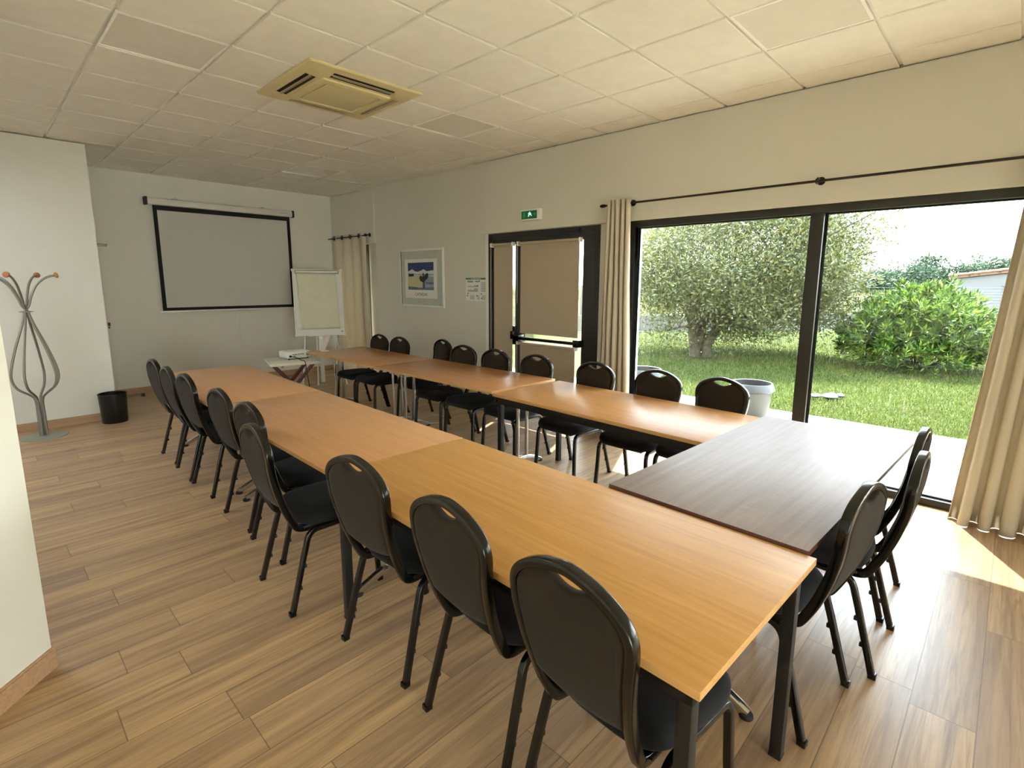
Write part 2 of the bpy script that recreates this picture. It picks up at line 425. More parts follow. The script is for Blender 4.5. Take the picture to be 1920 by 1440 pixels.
# ceiling: tegular tiles hanging below a recessed T-grid
GX = [1.9414-.6*5+.6*i+0.0 for i in range(0, 0)]
OX, OY = 1.9414*1.0, 2.555
lights_at = [(2, 7), (2, 2), (2, -3), (-2, 2), (-2, -3), (2, -8)]
AC = (1.753, 3.562, 2.685, 4.475)
m = MB()
SK = (OX-.6*7, OX-.6*4, OY+.6*4, OY+.6*6)           # unseen opening added to bring daylight in from above
for lo, hi in (((XL, YR), (XW, SK[2])), ((XL, SK[3]), (XW, YB)), ((XL, SK[2]), (SK[0], SK[3])), ((SK[1], SK[2]), (XW, SK[3]))): m.box((lo[0], lo[1], CH+.017), (hi[0], hi[1], CH+.2), mi=1)
i0, i1 = -8, 5; j0, j1 = -13, 11
for i in range(i0, i1):
    for j in range(j0, j1):
        if (i, j) in lights_at or (-7 <= i < -4 and 4 <= j < 6): continue
        x0, x1 = OX+.6*i, OX+.6*(i+1); y0, y1 = OY+.6*j, OY+.6*(j+1)
        a0, a1, b0, b1 = x0+.012, x1-.012, y0+.012, y1-.012
        if x1 > XW: a1 = XW-.002
        if x0 < XL: a0 = XL
        if y1 > YB: b1 = YB-.002
        if y0 < YR: b0 = YR
        if a1-a0 < .03 or b1-b0 < .03: continue
        cx, cy = (x0+x1)/2, (y0+y1)/2
        rings = [[Vector((x, y, CH+dz)) for x, y in ((a0+e, b0+e), (a1-e, b0+e), (a1-e, b1-e), (a0+e, b1-e))] for dz, e in ((.018, 0), (.0025, 0), (0, .0025))]
        m.ring_loft(rings, (True, True))
struct(m.build('ceiling', [M['tile'], M['grid']], smooth=0))
names = {(2, 7): 'square flush ceiling light panel near the projection screen wall, furthest from the camera',
         (2, 2): 'unlit square ceiling light panel between the air conditioner and the window wall',
         (2, -3): 'smooth bright square ceiling light panel above the large window end of the room',
         (-2, 2): 'unlit square ceiling light panel on the coat stand side of the air conditioner'}
for (i, j) in lights_at[:4]:
    x0, y0 = OX+.6*i+.3, OY+.6*j+.3
    t = thing('ceiling_light', names[(i, j)], 'ceiling light', (x0, y0, CH), 0, 'flush ceiling light panels')
    m = MB()
    for a, b, c, d in ((-.292, -.292, .292, -.278), (-.292, .278, .292, .292), (-.292, -.278, -.278, .278), (.278, -.278, .292, .278)):
        m.box((a, b, .001), (c, d, .011), .001)
    m.build('light_frame', M['grid'], t, 0)
    m = MB(); m.box((-.278, -.278, .004), (.278, .278, .011)); m.build('diffuser', M['panel_white'], t, 0)

# ------------------------------------------------------------------ windows, door
def frame_rect(m, x0, x1, y0, y1, z0, z1, w, bev=.003, wb=None):
    wb = w if wb is None else wb
    m.box((x0, y0, z0), (x1, y0+w, z1), bev); m.box((x0, y1-w, z0), (x1, y1, z1), bev)
    m.box((x0, y0+w, z1-w), (x1, y1-w, z1), bev); m.box((x0, y0+w, z0), (x1, y1-w, z0+wb), bev)
def pane(name, x, y0, y1, z0, z1, parent):
    m = MB(); m.box((x, y0, z0), (x+.006, y1, z1)); return m.build(name, M['glass'], parent, 0)
w = bpy.data.objects.new('window_1', None); COL.objects.link(w); struct(w)
m = MB(); frame_rect(m, 4.655, 4.73, -.45, 2.845, .0, 2.19, .062, wb=.055)
m.build('window_frame', M['alu_dark'], w)
m = MB(); m.box((4.66, 1.143, .055), (4.735, 1.238, 2.128), .004); m.build('mullion', M['alu_dark'], w)
m = MB()
for a, b in ((-.388, 1.143), (1.238, 2.783)): frame_rect(m, 4.70, 4.74, a, b, .055, 2.128, .012, .002)
m.build('glazing_bead', M['rubber'], w)
pane('pane', 4.715, 1.244, 2.779, .06, 2.122, w); pane('pane', 4.715, -.384, 1.137, .06, 2.122, w)
w = bpy.data.objects.new('window_2', None); COL.objects.link(w); struct(w)
m = MB(); frame_rect(m, 4.715, 4.79, 7.842, 8.718, .002, 2.203, .09); m.build('window_frame', M['alu_dark'], w)
pane('pane', 4.755, 7.93, 8.63, .09, 2.115, w)
w = bpy.data.objects.new('added_window_3', None); COL.objects.link(w); struct(w)  # out of view, added for more interior daylight
m = MB(); frame_rect(m, 4.655, 4.73, -4.6, -1.2, 0, 2.19, .062); m.box((4.66, -2.95, .06), (4.735, -2.86, 2.128), .004); m.build('window_frame', M['alu_dark'], w)
pane('pane', 4.715, -4.54, -2.95, .06, 2.128, w); pane('pane', 4.715, -2.86, -1.26, .06, 2.128, w)
w = bpy.data.objects.new('added_window_4', None); COL.objects.link(w); struct(w)  # out of view, added to brighten the partition and end wall
m = MB()
for a in (-2.4, -.84, .738): m.box((a, YR-.1, 0), (a+.062, YR-.03, 2.4), .003)
m.box((-2.4, YR-.1, 2.338), (.8, YR-.03, 2.4)); m.box((-2.4, YR-.1, 0), (.8, YR-.03, .06)); m.build('window_frame', M['alu_dark'], w)
m = MB(); m.box((-2.338, YR-.07, .06), (.738, YR-.064, 2.338)); m.build('pane', M['glass'], w, 0)
w = bpy.data.objects.new('added_window_5', None); COL.objects.link(w); struct(w)  # added unseen window, brightens the end wall from the alcove
m = MB(); frame_rect(m, XL-.1, XL-.03, 8.05, 8.6, 1.2, 2.2, .05); m.build('window_frame', M['alu_dark'], w)
pane('pane', XL-.07, 8.10, 8.55, 1.25, 2.15, w)
w = bpy.data.objects.new('added_roof_light', None); COL.objects.link(w); struct(w)  # added unseen roof light, fills the far half with soft daylight
m = MB()
for a, b, c, d_ in ((SK[0], SK[2], SK[0]+.05, SK[3]), (SK[1]-.05, SK[2], SK[1], SK[3]), (SK[0]+.05, SK[2], SK[1]-.05, SK[2]+.05), (SK[0]+.05, SK[3]-.05, SK[1]-.05, SK[3])): m.box((a, b, CH+.1), (c, d_, CH+.22), .003)
m.build('window_frame', M['white_plastic'], w)
m = MB(); m.box((SK[0]+.05, SK[2]+.05, CH+.15), (SK[1]-.05, SK[3]-.05, CH+.156)); m.build('pane', M['opal'], w, 0)
d = bpy.data.objects.new('door_1', None); COL.objects.link(d); struct(d)
m = MB(); frame_rect(m, 4.655, 4.735, 3.192, 4.888, .0, 2.185, .07, wb=.02); m.build('door_frame', M['alu_dark'], d)
def leaf(y0, y1, wl, wr, name, rails=()):
    m = MB(); z0, z1 = .022, 2.113
    m.box((4.662, y0, z0), (4.722, y0+wr, z1), .003); m.box((4.662, y1-wl, z0), (4.722, y1, z1), .003)
    m.box((4.662, y0+wr, z1-.065), (4.722, y1-wl, z1), .003); m.box((4.662, y0+wr, z0), (4.722, y1-wl, z0+.09), .003)
    o = m.build(name, M['alu_dark'], d)
    pane('pane', 4.69, y0+wr, y1-wl, z0+.09, z1-.065, o); return o
L1 = leaf(4.372, 4.816, .035, .05, 'door_leaf')
L2 = leaf(3.264, 4.370, .055, .152, 'door_leaf')
m = MB(); m.box((4.618, 3.45, 2.118), (4.656, 3.74, 2.168), .004); m.box((4.630, 3.62, 2.10), (4.650, 4.02, 2.112), .002); m.build('door_closer', M['metal_black'], d)
m = MB()
m.tube([(4.575, 3.42, .925), (4.575, 4.30, .925)], .019, 14)
m.box((4.56, 3.38, .885), (4.662, 3.46, .965), .008); m.box((4.56, 4.27, .885), (4.662, 4.35, .965), .008)
m.build('panic_bar', M['frame_black'], d)
m = MB(); m.box((4.63, 4.40, .83), (4.662, 4.44, 1.06), .006); m.box((4.59, 4.395, .90), (4.635, 4.445, 1.0), .012)
m.build('door_handle', M['frame_black'], d)

def blind(label, y0, y1, ztop, zbot, xc=4.628):
    t = thing('roller_blind', label, 'roller blind', (xc, (y0+y1)/2, zbot), 0, 'roller blinds on the garden door')
    h = ztop-zbot; W = (y1-y0)/2
    m = MB(); m.tube([(0, -W+.012, h), (0, W-.012, h)], .018, 16); m.build('roller_tube', M['blind'], t)
    for s_ in (-1, 1):
        m = MB(); m.box((-.024, s_*W-.012, h-.026), (.03, s_*W+.012, h+.024), .008); m.build('end_bracket', M['white_plastic'], t)
    m = MB(); m.box((.0165, -W+.022, .012), (.0185, W-.022, h)); m.build('blind_cloth', M['blind'], t, 0)
    m = MB(); m.box((.012, -W+.022, -.006), (.023, W-.022, .014), .003); m.build('bottom_bar', M['blind'], t)
    m = MB(); m.tube([(-.02, W-.004, h-.02), (-.02, W-.004, max(.35, h-1.3))], .0022, 6); m.build('bead_chain', M['white_plastic'], t)
    return t
blind('tall narrow taupe roller blind covering the slim fixed leaf of the garden door', 4.43, 4.80, 2.045, .16)
blind('wide taupe roller blind lowered over the upper glass of the garden door', 3.432, 4.345, 2.045, .985)
blind('short taupe roller blind mounted below the panic bar of the garden door', 3.465, 4.345, .862, .14)

# ------------------------------------------------------------------ curtains
def curtain(name, label, fx, y0t, y1t, y0b, y1b, ztop, folds, ampt, ampb, x0, seed, pool=0, solid=.003):
    rnd = random.Random(seed); ph = [rnd.uniform(-.5, .5) for _ in range(folds*2+4)]; am = [rnd.uniform(.7, 1.25) for _ in range(folds*2+4)]
    def f(u, v):
        z = ztop*(1-v)+.003*v
        s = v**1.1
        ya = y0t+(y0b-y0t)*s; yb = y1t+(y1b-y1t)*s
        k = u*folds*2; i = int(k); fr = k-i
        a = am[i]*(1-fr)+am[i+1]*fr; p = ph[i]*(1-fr)+ph[i+1]*fr
        amp = (ampt+(ampb-ampt)*s)*a
        th = u*folds*2*PI+p*s*1.3
        x = x0+amp*math.sin(th)+.006*math.sin(9*v+3*u*7)
        y = ya+(yb-ya)*u+.35*amp*math.sin(2*th)*.5
        if pool and v > .93:
            q = (v-.93)/.07; x -= pool*q*q*(.9+.3*math.sin(th*.5+1)); z = max(.004, z*(1-.35*q))
        return Vector((x, y, z))
    t = thing(name, label, 'curtain', (0, 0, 0))
    m = MB(); m.grid(f, folds*18, 26)
    o = m.build('curtain_cloth', M['curtain'], t, 80)
    md = o.modifiers.new('cloth_thickness', 'SOLIDIFY'); md.thickness = solid
    return t, f
def eyelets(t, f, folds, z, v, mat, r=.026):
    for k in range(folds):
        u = (k+.25)/folds
        p = f(u, v); m = MB()
        m.tube([Vector((p.x+.001, p.y+r*math.cos(a), z+r*math.sin(a))) for a in [2*PI*i/16 for i in range(16)]], .005, 6, closed=True)
        m.build('eyelet', mat, t)
ct, cf = curtain('curtain', 'beige curtain gathered between the garden door and the large window', None, 3.035, 2.775, 3.075, 2.70, 2.385, 5, .05, .065, 4.525, 3)
ct, cf = curtain('curtain', 'full beige curtain bunched beside the large window, hem pooling on the floor', None, .02, -.66, .165, -.80, 2.385, 9, .05, .075, 4.52, 5, .05)
ct, cf = curtain('curtain', 'beige eyelet curtain hanging in the far corner behind the flip chart', None, 8.80, 7.665, 8.82, 7.655, 2.375, 4, .042, .045, 4.57, 9)
for k in range(4):
    y = 8.60-k*.272
    m = MB(); m.tube([Vector((4.512, y+.030*math.cos(a), 2.325+.030*math.sin(a))) for a in [2*PI*i/16 for i in range(16)]], .008, 6, closed=True)
    m.build('eyelet', M['iron'], ct)
def rod(name, label, pts, brackets, finials, x, z):
    t = thing(name, label, 'curtain rod', (0, 0, 0))
    m = MB(); m.tube([(x, pts[0], z), (x, pts[1], z)], .0095, 12); m.build('pole', M['iron'], t)
    for y in brackets:
        m = MB(); m.tube([(4.62, y, z+.012), (x, y, z+.012)], .008, 8); m.tube([(4.62, y, z+.012), (4.612, y, z+.012)], .03, 16)
        m.tube([Vector((x+.017*math.cos(a), y, z+.004+.019*math.sin(a))) for a in [2*PI*i/14 for i in range(14)]], .006, 6, closed=True)
        m.tube([(x, y-.012, z), (x, y+.012, z)], .02, 14); m.build('bracket', M['iron'], t)
    for y, s_ in finials:
        m = MB(); m.tube([(x, y, z), (x, y+.02*s_, z), (x, y+.05*s_, z), (x, y+.07*s_, z)], [.010, .015, .017, .010], 12); m.build('finial', M['iron'], t)
rod('curtain_rod', 'long dark iron curtain rod over the large window', (3.07, -3.0), (2.80, 1.177, -.9), ((3.05, 1),), 4.525, 2.345)
rod('curtain_rod', 'short dark iron curtain rod in the far corner behind the flip chart', (8.84, 7.63), (7.62,), ((7.63, -1),), 4.535, 2.325)

# ------------------------------------------------------------------ chairs
HW = [(.430, .150), (.47, .1525), (.52, .157), (.60, .166), (.684, .177), (.742, .1845), (.783, .188), (.812, .186), (.836, .175), (.858, .154), (.878, .122), (.894, .083), (.904, .042), (.9075, .018), (.909, 0)]
def hw_x(z):
    K = [(.43, .056), (.50, .024), (.58, -.004), (.66, -.026), (.74, -.040), (.82, -.047), (.92, -.050)]
    if z <= .43: return .056
    for (a, p), (b, q) in zip(K, K[1:]):
        if z <= b: return p+(q-p)*(z-a)/(b-a)
    return -.050
def make_chair():
    t = bpy.data.objects.new('banquet_chair', None); COL.objects.link(t); t.empty_display_size = .1
    # backrest: padded panel inside the frame with a lens-shaped grip gap below the arch
    ins = .013
    def dip(y, z): return z-.036*max(0, math.cos(abs(y)/.072*PI/2)) if abs(y) < .072 else z
    base = spline([Vector((0, a, z)) for z, a in HW], 4)
    hp = []
    for k in range(len(base)):
        a, b = base[max(0, k-1)], base[min(len(base)-1, k+1)]; tg = (b-a).normalized()
        nrm = Vector((0, -tg.z, tg.y)) if k < len(base)-1 else Vector((0, 0, -1))
        q = base[k]+nrm*ins
        if q.z > .535 and q.y >= 0: hp.append((max(q.y, 0), dip(q.y, q.z)))
    hp[-1] = (0, hp[-1][1])
    w0 = hp[0][0]
    hf = [(w0*q, .535-.030*(1-q**2)) for q in (0, .2, .4, .6, .8, .95)]+hp
    outline = hf+[(-y, z) for y, z in hf[-2:0:-1]]
    cy, cz = 0, .72
    def ring(sc, off):
        return [Vector((hw_x(cz+(z-cz)*sc)+off, y*sc, cz+(z-cz)*sc)) for y, z in outline]
    m = MB()
    fr = [ring(s_, o) for s_, o in ((.995, -.012), (1, 0), (.992, .012), (.965, .018), (.90, .0225), (.78, .025), (.55, .026), (.25, .026), (.02, .026))]
    m.ring_loft(fr, (False, True))
    bk = [ring(s_, o) for s_, o in ((.995, -.012), (.97, -.0165), (.88, -.018), (.6, -.0185), (.25, -.0185), (.02, -.0185))]
    m.ring_loft(bk, (False, True))
    m.build('backrest', M['back_fabric'], t, 60)
    # arched back frame, bending forward under the seat
    side = [Vector((hw_x(z), a, z)) for z, a in HW]
    low = [Vector((.33, .142, .402)), Vector((.22, .143, .397)), Vector((.155, .144, .394)), Vector((.112, .145, .394)), Vector((.084, .145, .400)), Vector((.066, .1455, .414))]
    hp = low+side[1:]
    sm = [hp[0]]+[p for p in spline(hp, 3)[1:]]
    path = sm+[Vector((p.x, -p.y, p.z)) for p in sm[-2::-1]]
    m = MB(); m.tube(path, None, rect=(.026, .033), ref=(0, 1, 0)); m.build('back_frame', M['frame_black'], t, 50)
    # seat cushion
    pts = []
    for k in range(48):
        a = 2*PI*k/48; c, s_ = math.cos(a), math.sin(a); p = 3.6
        x = abs(c)**(2/p)*(1 if c >= 0 else -1); y = abs(s_)**(2/p)*(1 if s_ >= 0 else -1)
        xx = .29+.215*x; wd = .198+.026*((xx-.075)/.43)
        pts.append((xx, y*wd))
    def sring(sc, z): return [Vector((.29+(x-.29)*sc, y*sc, z+(-.010*max(0, (x-.43)/.075)**2 if z > .43 else 0))) for x, y in pts]
    m = MB(); m.ring_loft([sring(.90, .408), sring(.965, .412), sring(.995, .424), sring(1.0, .440), sring(.985, .457), sring(.94, .470), sring(.85, .478), sring(.6, .483), sring(.2, .485), sring(.01, .485)])
    m.build('seat', M['seat_fabric'], t, 60)
    m = MB(); m.box((.10, -.165, .398), (.46, .165, .409), .003)
    m.build('seat_pan', M['metal_black'], t)
    for s_ in (1, -1):
        rear = [(0, .2125*s_, .003), (.035, .2075*s_, .13), (.075, .2015*s_, .275), (.093, .199*s_, .335)]+[tuple(p) for p in bez((.097, .198*s_, .35), (.110, .196*s_, .393), (.152, .194*s_, .396), 6)]+[(.26, .192*s_, .398)]
        m = MB(); m.tube(rear, None, rect=(.025, .025), ref=(0, 1, 0)); m.box((-.0145, .2125*s_-.0145, 0), (.0145, .2125*s_+.0145, .022), .003)
        lg = m.build('leg', M['frame_black'], t, 50)
        for q in (.36, .66):
            z = .345*q; x = .097*q; y = (.2125-.0145*q)*s_
            m = MB(); m.box((x+.008, y-.007, z-.009), (x+.022, y+.007, z+.009), .003); m.build('bumper', M['rubber'], lg)
        front = [(.26, .192*s_, .398), (.40, .194*s_, .398)]+[tuple(p) for p in bez((.405, .194*s_, .398), (.440, .196*s_, .397), (.446, .198*s_, .355), 6)][1:]+[(.455, .203*s_, .2), (.466, .2125*s_, .003)]
        m = MB(); m.tube(front, None, rect=(.025, .025), ref=(0, 1, 0)); m.box((.4515, .2125*s_-.0145, 0), (.4805, .2125*s_+.0145, .022), .003)
        m.build('leg', M['frame_black'], t, 50)
    return t
chair0 = make_chair(); used = []
def place_chair(x, y, rz, label, group):
    o = chair0 if not used else dup(chair0)
    used.append(o); o.location = (x, y, 0); o.rotation_euler = (0, 0, rz); tag(o, label, 'chair', group)
R = math.radians
ords = ['first', 'second', 'third', 'fourth', 'fifth', 'sixth', 'seventh', 'eighth', 'ninth']
# row with its backs to the coat stand side, first = nearest the camera
near = [(.978, .698, -4.5), (1.016, 1.209, -3), (1.020, 1.786, 3.8), (.922, 2.545, -3), (1.072, 3.05, 1), (1.085, 3.58, 1), (1.09, 4.34, 1.5), (1.088, 4.83, -1), (1.107, 5.365, 1)]
for o_, (x, y, a) in zip(ords, near):
    lb = f'{o_} black banquet chair from the camera in the row by the coat stand'
    if o_ == 'fourth': lb = 'black banquet chair pulled back from the row facing the windows, fourth from the camera'
    place_chair(x, y, R(a), lb, 'chairs along the coat stand side of the tables')
far = [(3.615, 5.905, 0), (3.62, 5.455, 0), (3.82, 4.86, -9), (3.625, 4.25, 1), (3.62, 3.75, 0), (3.625, 3.20, -1), (3.63, 2.535, -3), (3.64, 1.95, 0), (3.662, 1.461, -6)]
for o_, (x, y, a) in zip(ords, far):
    lb = f'{o_} black banquet chair from the projector end in the garden side row'
    if o_ == 'third': lb = 'black banquet chair turned askew below the framed picture, third from the projector end'
    place_chair(x, y, PI+R(a), lb, 'chairs along the window side of the tables')
place_chair(2.055, .338, R(84), 'black chair with grey felt back at the corner of the wood and dark tables', 'chairs at the near end of the tables')
place_chair(2.60, .248, R(90), 'middle of the three black chairs at the dark end table, seen edge-on', 'chairs at the near end of the tables')
place_chair(3.06, .290, R(89), 'black chair at the dark end table closest to the large window, seen edge-on', 'chairs at the near end of the tables')

# ------------------------------------------------------------------ tables
def chrome_table(label, cx, cy, rz, L, W, H, top, edge='edge', th=.022, ends=(.14, .14)):
    t = thing('meeting_table', label, 'table', (cx, cy, 0), rz, 'meeting tables in the U')
    m = MB(); m.box((-W/2, -L/2, H-th), (W/2, L/2, H), .0025)
    o = m.build('tabletop', [M[top], M[edge]], t)
    for p in o.data.polygons:
        if abs(p.normal.z) < .5: p.material_index = 1
    for s_, e in ((-1, ends[0]), (1, ends[1])):
        y = s_*(L/2-e); m = MB()
        m.box((-.28, y-.018, H-th-.028), (.28, y+.018, H-th), .003); m.build('support_bar', M['metal_black'], t)
        m = MB()
        for x in (-.055, .055): m.tube([(x, y, .07), (x, y, H-th-.026)], .0155, 14)
        foot = spline([(-.24, y, .017), (-.19, y, .040), (-.10, y, .076), (0, y, .086), (.10, y, .076), (.19, y, .040), (.24, y, .017)], 5)
        m.tube(foot, None, rect=(.03, .036), ref=(0, 1, 0))
        lg = m.build('leg', M['chrome'], t, 50)
        for x in (-.236, .236):
            m = MB(); m.lathe([(.024, 0), (.026, .006), (.022, .016)], (x, y, 0), 16); m.build('glide_foot', M['rubber'], lg)
    return t
def frame_table(label, cx, cy, rz, L, W, H, top, th=.024, ap=.05):
    t = thing('meeting_table', label, 'table', (cx, cy, 0), rz, 'meeting tables in the U')
    m = MB(); m.box((-W/2, -L/2, H-th), (W/2, L/2, H), .0025)
    o = m.build('tabletop', [M[top], M['edge']], t)
    for p in o.data.polygons:
        if abs(p.normal.z) < .5: p.material_index = 1
    i = .028; m = MB(); z0, z1 = H-th-ap, H-th
    m.box((-W/2+i, -L/2+i, z0), (-W/2+i+.02, L/2-i, z1), .002); m.box((W/2-i-.02, -L/2+i, z0), (W/2-i, L/2-i, z1), .002)
    m.box((-W/2+i, -L/2+i, z0), (W/2-i, -L/2+i+.02, z1), .002); m.box((-W/2+i, L/2-i-.02, z0), (W/2-i, L/2-i, z1), .002)
    m.build('apron', M['metal_black'], t)
    for a in (-1, 1):
        for b in (-1, 1):
            x, y = a*(W/2-i-.02), b*(L/2-i-.02); m = MB()
            m.box((x-.019, y-.019, .006), (x+.019, y+.019, H-th), .003); m.box((x-.02, y-.02, 0), (x+.02, y+.02, .012), .003)
            m.build('leg', M['metal_black'], t)
    return t
frame_table('yellow beech table nearest the camera with black square legs', 1.418, 1.268, R(-1.9), 1.785, .795, .725, 'beech_front')
chrome_table('middle pinkish beech table of the coat stand side run, behind the nearest table', 1.473, 3.062, R(-1.15), 1.79, .79, .725, 'beech_pink', ends=(.088, .06))
chrome_table('farthest pinkish beech table of the coat stand side run, ending near the projector', 1.525, 4.872, R(-1.9), 1.79, .79, .725, 'beech_pink', ends=(.095, .10))
def cross_table():
    t = thing('meeting_table', 'dark brown scuffed table closing the near end, glaring with window light', 'table', (2.668, .744, 0), R(-2.5), 'meeting tables in the U')
    W, L, H, th = 1.715, .785, .735, .022
    m = MB(); m.box((-W/2, -L/2, H-th), (W/2, L/2, H), .0025)
    o = m.build('tabletop', [M['cherry'], M['cherry_edge']], t)
    for p in o.data.polygons:
        if abs(p.normal.z) < .5: p.material_index = 1
    for s_ in (-1, 1):
        x = s_*(W/2-(.03 if s_ < 0 else .17)); m = MB()
        m.box((x-.018, -.28, H-th-.028), (x+.018, .28, H-th), .003); m.build('support_bar', M['metal_black'], t)
        m = MB()
        for y in (-.055, .055): m.tube([(x, y, .07), (x, y, H-th-.026)], .0155, 14)
        foot = spline([(x, -.24, .017), (x, -.19, .040), (x, -.10, .076), (x, 0, .086), (x, .10, .076), (x, .19, .040), (x, .24, .017)], 5)
        m.tube(foot, None, rect=(.03, .036), ref=(1, 0, 0)); lg = m.build('leg', M['chrome'], t, 50)
        for y in (-.236, .236):
            m = MB(); m.lathe([(.024, 0), (.026, .006), (.022, .016)], (x, y, 0), 16); m.build('glide_foot', M['rubber'], lg)
cross_table()
frame_table('orange beech table with black apron on the window side, beside the dark end table', 3.162, 2.005, R(-2.6), 1.765, .80, .722, 'beech_near', ap=.06)
chrome_table('middle brown beech table of the window side run, in front of the garden door', 3.195, 3.785, R(-.1), 1.76, .79, .735, 'beech_brown', ends=(.035, .07))
chrome_table('farthest brown beech table of the window side run, by the flip chart', 3.205, 5.46, R(-1.2), 1.57, .77, .735, 'beech_brown', ends=(.14, .055))

# ------------------------------------------------------------------ air conditioner cassette
t = thing('air_conditioner', 'yellowed square ceiling cassette air conditioner above the tables', 'air conditioner', ((AC[0]+AC[2])/2, (AC[1]+AC[3])/2, CH), 0)
hx, hy = (AC[2]-AC[0])/2, (AC[3]-AC[1])/2
def sq(a, z, r=.02):
    o = []
    for sx, sy in ((1, 1), (-1, 1), (-1, -1), (1, -1)):
        for q in (0, .5, 1):
            an = {(1, 1): 0, (-1, 1): PI/2, (-1, -1): PI, (1, -1): 1.5*PI}[(sx, sy)]+q*PI/2
            o.append(Vector(((a-r)*sx*hx/hx+r*math.cos(an), (a-r)*sy+r*math.sin(an), z)))
    return o
m = MB(); m.ring_loft([sq(.464, -.001), sq(.464, -.008), sq(.455, -.016), sq(.36, -.030), sq(.30, -.034), sq(.292, -.034)], (True, True)); m.build('panel', M['cream_plastic'], t, 25)
m = MB(); m.ring_loft([sq(.286, -.030), sq(.283, -.044), sq(.276, -.047), sq(.240, -.052), sq(.232, -.050), sq(.228, -.041)], (True, True)); m.build('grille_frame', M['cream_plastic'], t, 25)
m = MB(); m.box((-.219, -.219, -.047), (.219, .219, -.039), .003); m.build('grille', M['cream_grille'], t)
for k in range(4):
    rt = Matrix.Rotation(k*PI/2, 4, 'Z'); op = k in (1, 2, 0, 3)
    sl = MB()
    # slot tray follows the panel slope (from r .455 z -.016 to r .36 z -.030)
    def q(r, y): z = -.016-(.455-r)/(.455-.36)*.014 if r > .36 else -.030-(.36-r)/.06*.004; return (r, y, z-.0012)
    opened = k in (2, 3)
    a, b = .318, .392
    sl.ring_loft([[Vector(q(a, -.25)), Vector(q(b, -.25)), Vector(q(b, .25)), Vector(q(a, .25))], [Vector(q(a, -.25))+Vector((0, 0, .004)), Vector(q(b, -.25))+Vector((0, 0, .004)), Vector(q(b, .25))+Vector((0, 0, .004)), Vector(q(a, .25))+Vector((0, 0, .004))]])
    so = sl.build('air_slot', M['dark_slot'] if opened else M['cream_plastic'], t, 0, rt)
    v = MB(); zc = q(.355, 0)[2]
    v.box((-.026 if not opened else -.012, -.243, -.002), (.026 if not opened else .012, .243, .002), .001, rot=Matrix.Rotation(R(-12 if not opened else 28), 3, 'Y'))
    v.build('vane', M['vane'], so, 0, rt @ Matrix.Translation((.352, 0, zc-.004)))

# ------------------------------------------------------------------ projection screen
t = thing('projection_screen', 'white pull-down projection screen with black border on the end wall', 'projection screen', (2.88, YB, 0))
x0, x1 = -1.037, 1.04
m = MB(); m.ring_loft([[Vector((x, -.055+a, 2.69+b)) for a, b in ((.045, -.05), (.045, .048), (-.02, .05), (-.045, .036), (-.052, 0), (-.042, -.04), (-.025, -.05))] for x in (x0+.03, x1-.03)]); m.build('case', M['alu_white'], t, 40)
m = MB()
for a, b in ((x0, x0+.032), (x1-.032, x1)): m.box((a, -.114, 2.636), (b, -.004, 2.744), .006)
m.build('end_cap', M['rubber'], t)
m = MB(); cx0, cx1, cz0, cz1 = -.945, .975, 1.165, 2.65; sb = .05
m.box((cx0+sb, -.062, cz0+.045), (cx1-sb, -.06, cz1-.075)); m.build('screen_cloth', M['screen_white'], t, 0)
m = MB(); y0_, y1_ = -.0625, -.0595
m.box((cx0, y0_, cz0), (cx0+sb, y1_, cz1)); m.box((cx1-sb, y0_, cz0), (cx1, y1_, cz1)); m.box((cx0+sb, y0_, cz0), (cx1-sb, y1_, cz0+.045)); m.box((cx0+sb, y0_, cz1-.075), (cx1-sb, y1_, cz1)); m.build('black_border', M['screen_black'], t, 0)
m = MB(); m.box((cx0-.035, -.075, cz0-.028), (cx1+.03, -.047, cz0+.002), .006); m.build('bottom_bar', M['alu_white'], t)
m = MB(); m.box((.05, -.07, cz0-.05), (.11, -.055, cz0-.027), .003); m.tube([(.08, -.06, cz0-.04), (.082, -.02, .80), (.085, -.014, .45)], .003, 6); m.build('pull_cord', M['white_plastic'], t)
for x in (-.66, .55):
    m = MB(); m.box((x-.035, -.07, 2.735), (x+.035, -.003, 2.75), .003); m.box((x-.012, -.075, 2.742), (x+.012, -.055, 2.76), .003); m.build('bracket', M['alu'], t)
m = MB()
for k, w_ in enumerate((.014, .008, .012, .01, .012, .009, .013)): m.box((.80+k*.016, -.109, 2.686), (.80+k*.016+w_, -.106, 2.694))
m.build('maker_mark', M['grey_print'], t, 0)

# ------------------------------------------------------------------ flip chart
FX, FY, FA = 3.73, 7.68, R(-23)
t = thing('flip_chart', 'white flip chart easel with blank paper pad in front of the screen wall', 'flip chart', (FX, FY, 0), FA)
tilt = R(8); FT = Matrix.Translation((0, 0, .775)) @ Matrix.Rotation(-tilt, 4, 'X')
W2, HH = .35, 1.0
m = MB(); m.box((-W2, .0, 0), (W2, .018, HH), .004); m.build('board', M['white_plastic'], t, xf=FT)
m = MB()
m.box((-W2-.008, -.006, 0), (-W2+.014, .022, HH), .004); m.box((W2-.014, -.006, 0), (W2+.008, .022, HH), .004); m.box((-W2, -.006, -.008), (W2, .022, .014), .004); m.box((-W2, -.006, HH-.01), (W2, .022, HH+.008), .004)
for a in (-1, 1):
    for z in (0, HH): m.box((a*W2-.018, -.009, z-.018), (a*W2+.018, .024, z+.018), .007)
m.build('board_frame', M['white_plastic'], t, xf=FT)
m = MB(); m.box((-W2+.03, -.036, HH-.055), (W2-.03, -.002, HH-.008), .007); m.box((-W2+.045, -.039, HH-.042), (W2-.05, -.035, HH-.022), .002, mi=1); m.build('clamp_bar', [M['grey_base'], M['alu_white']], t, xf=FT)
m = MB()
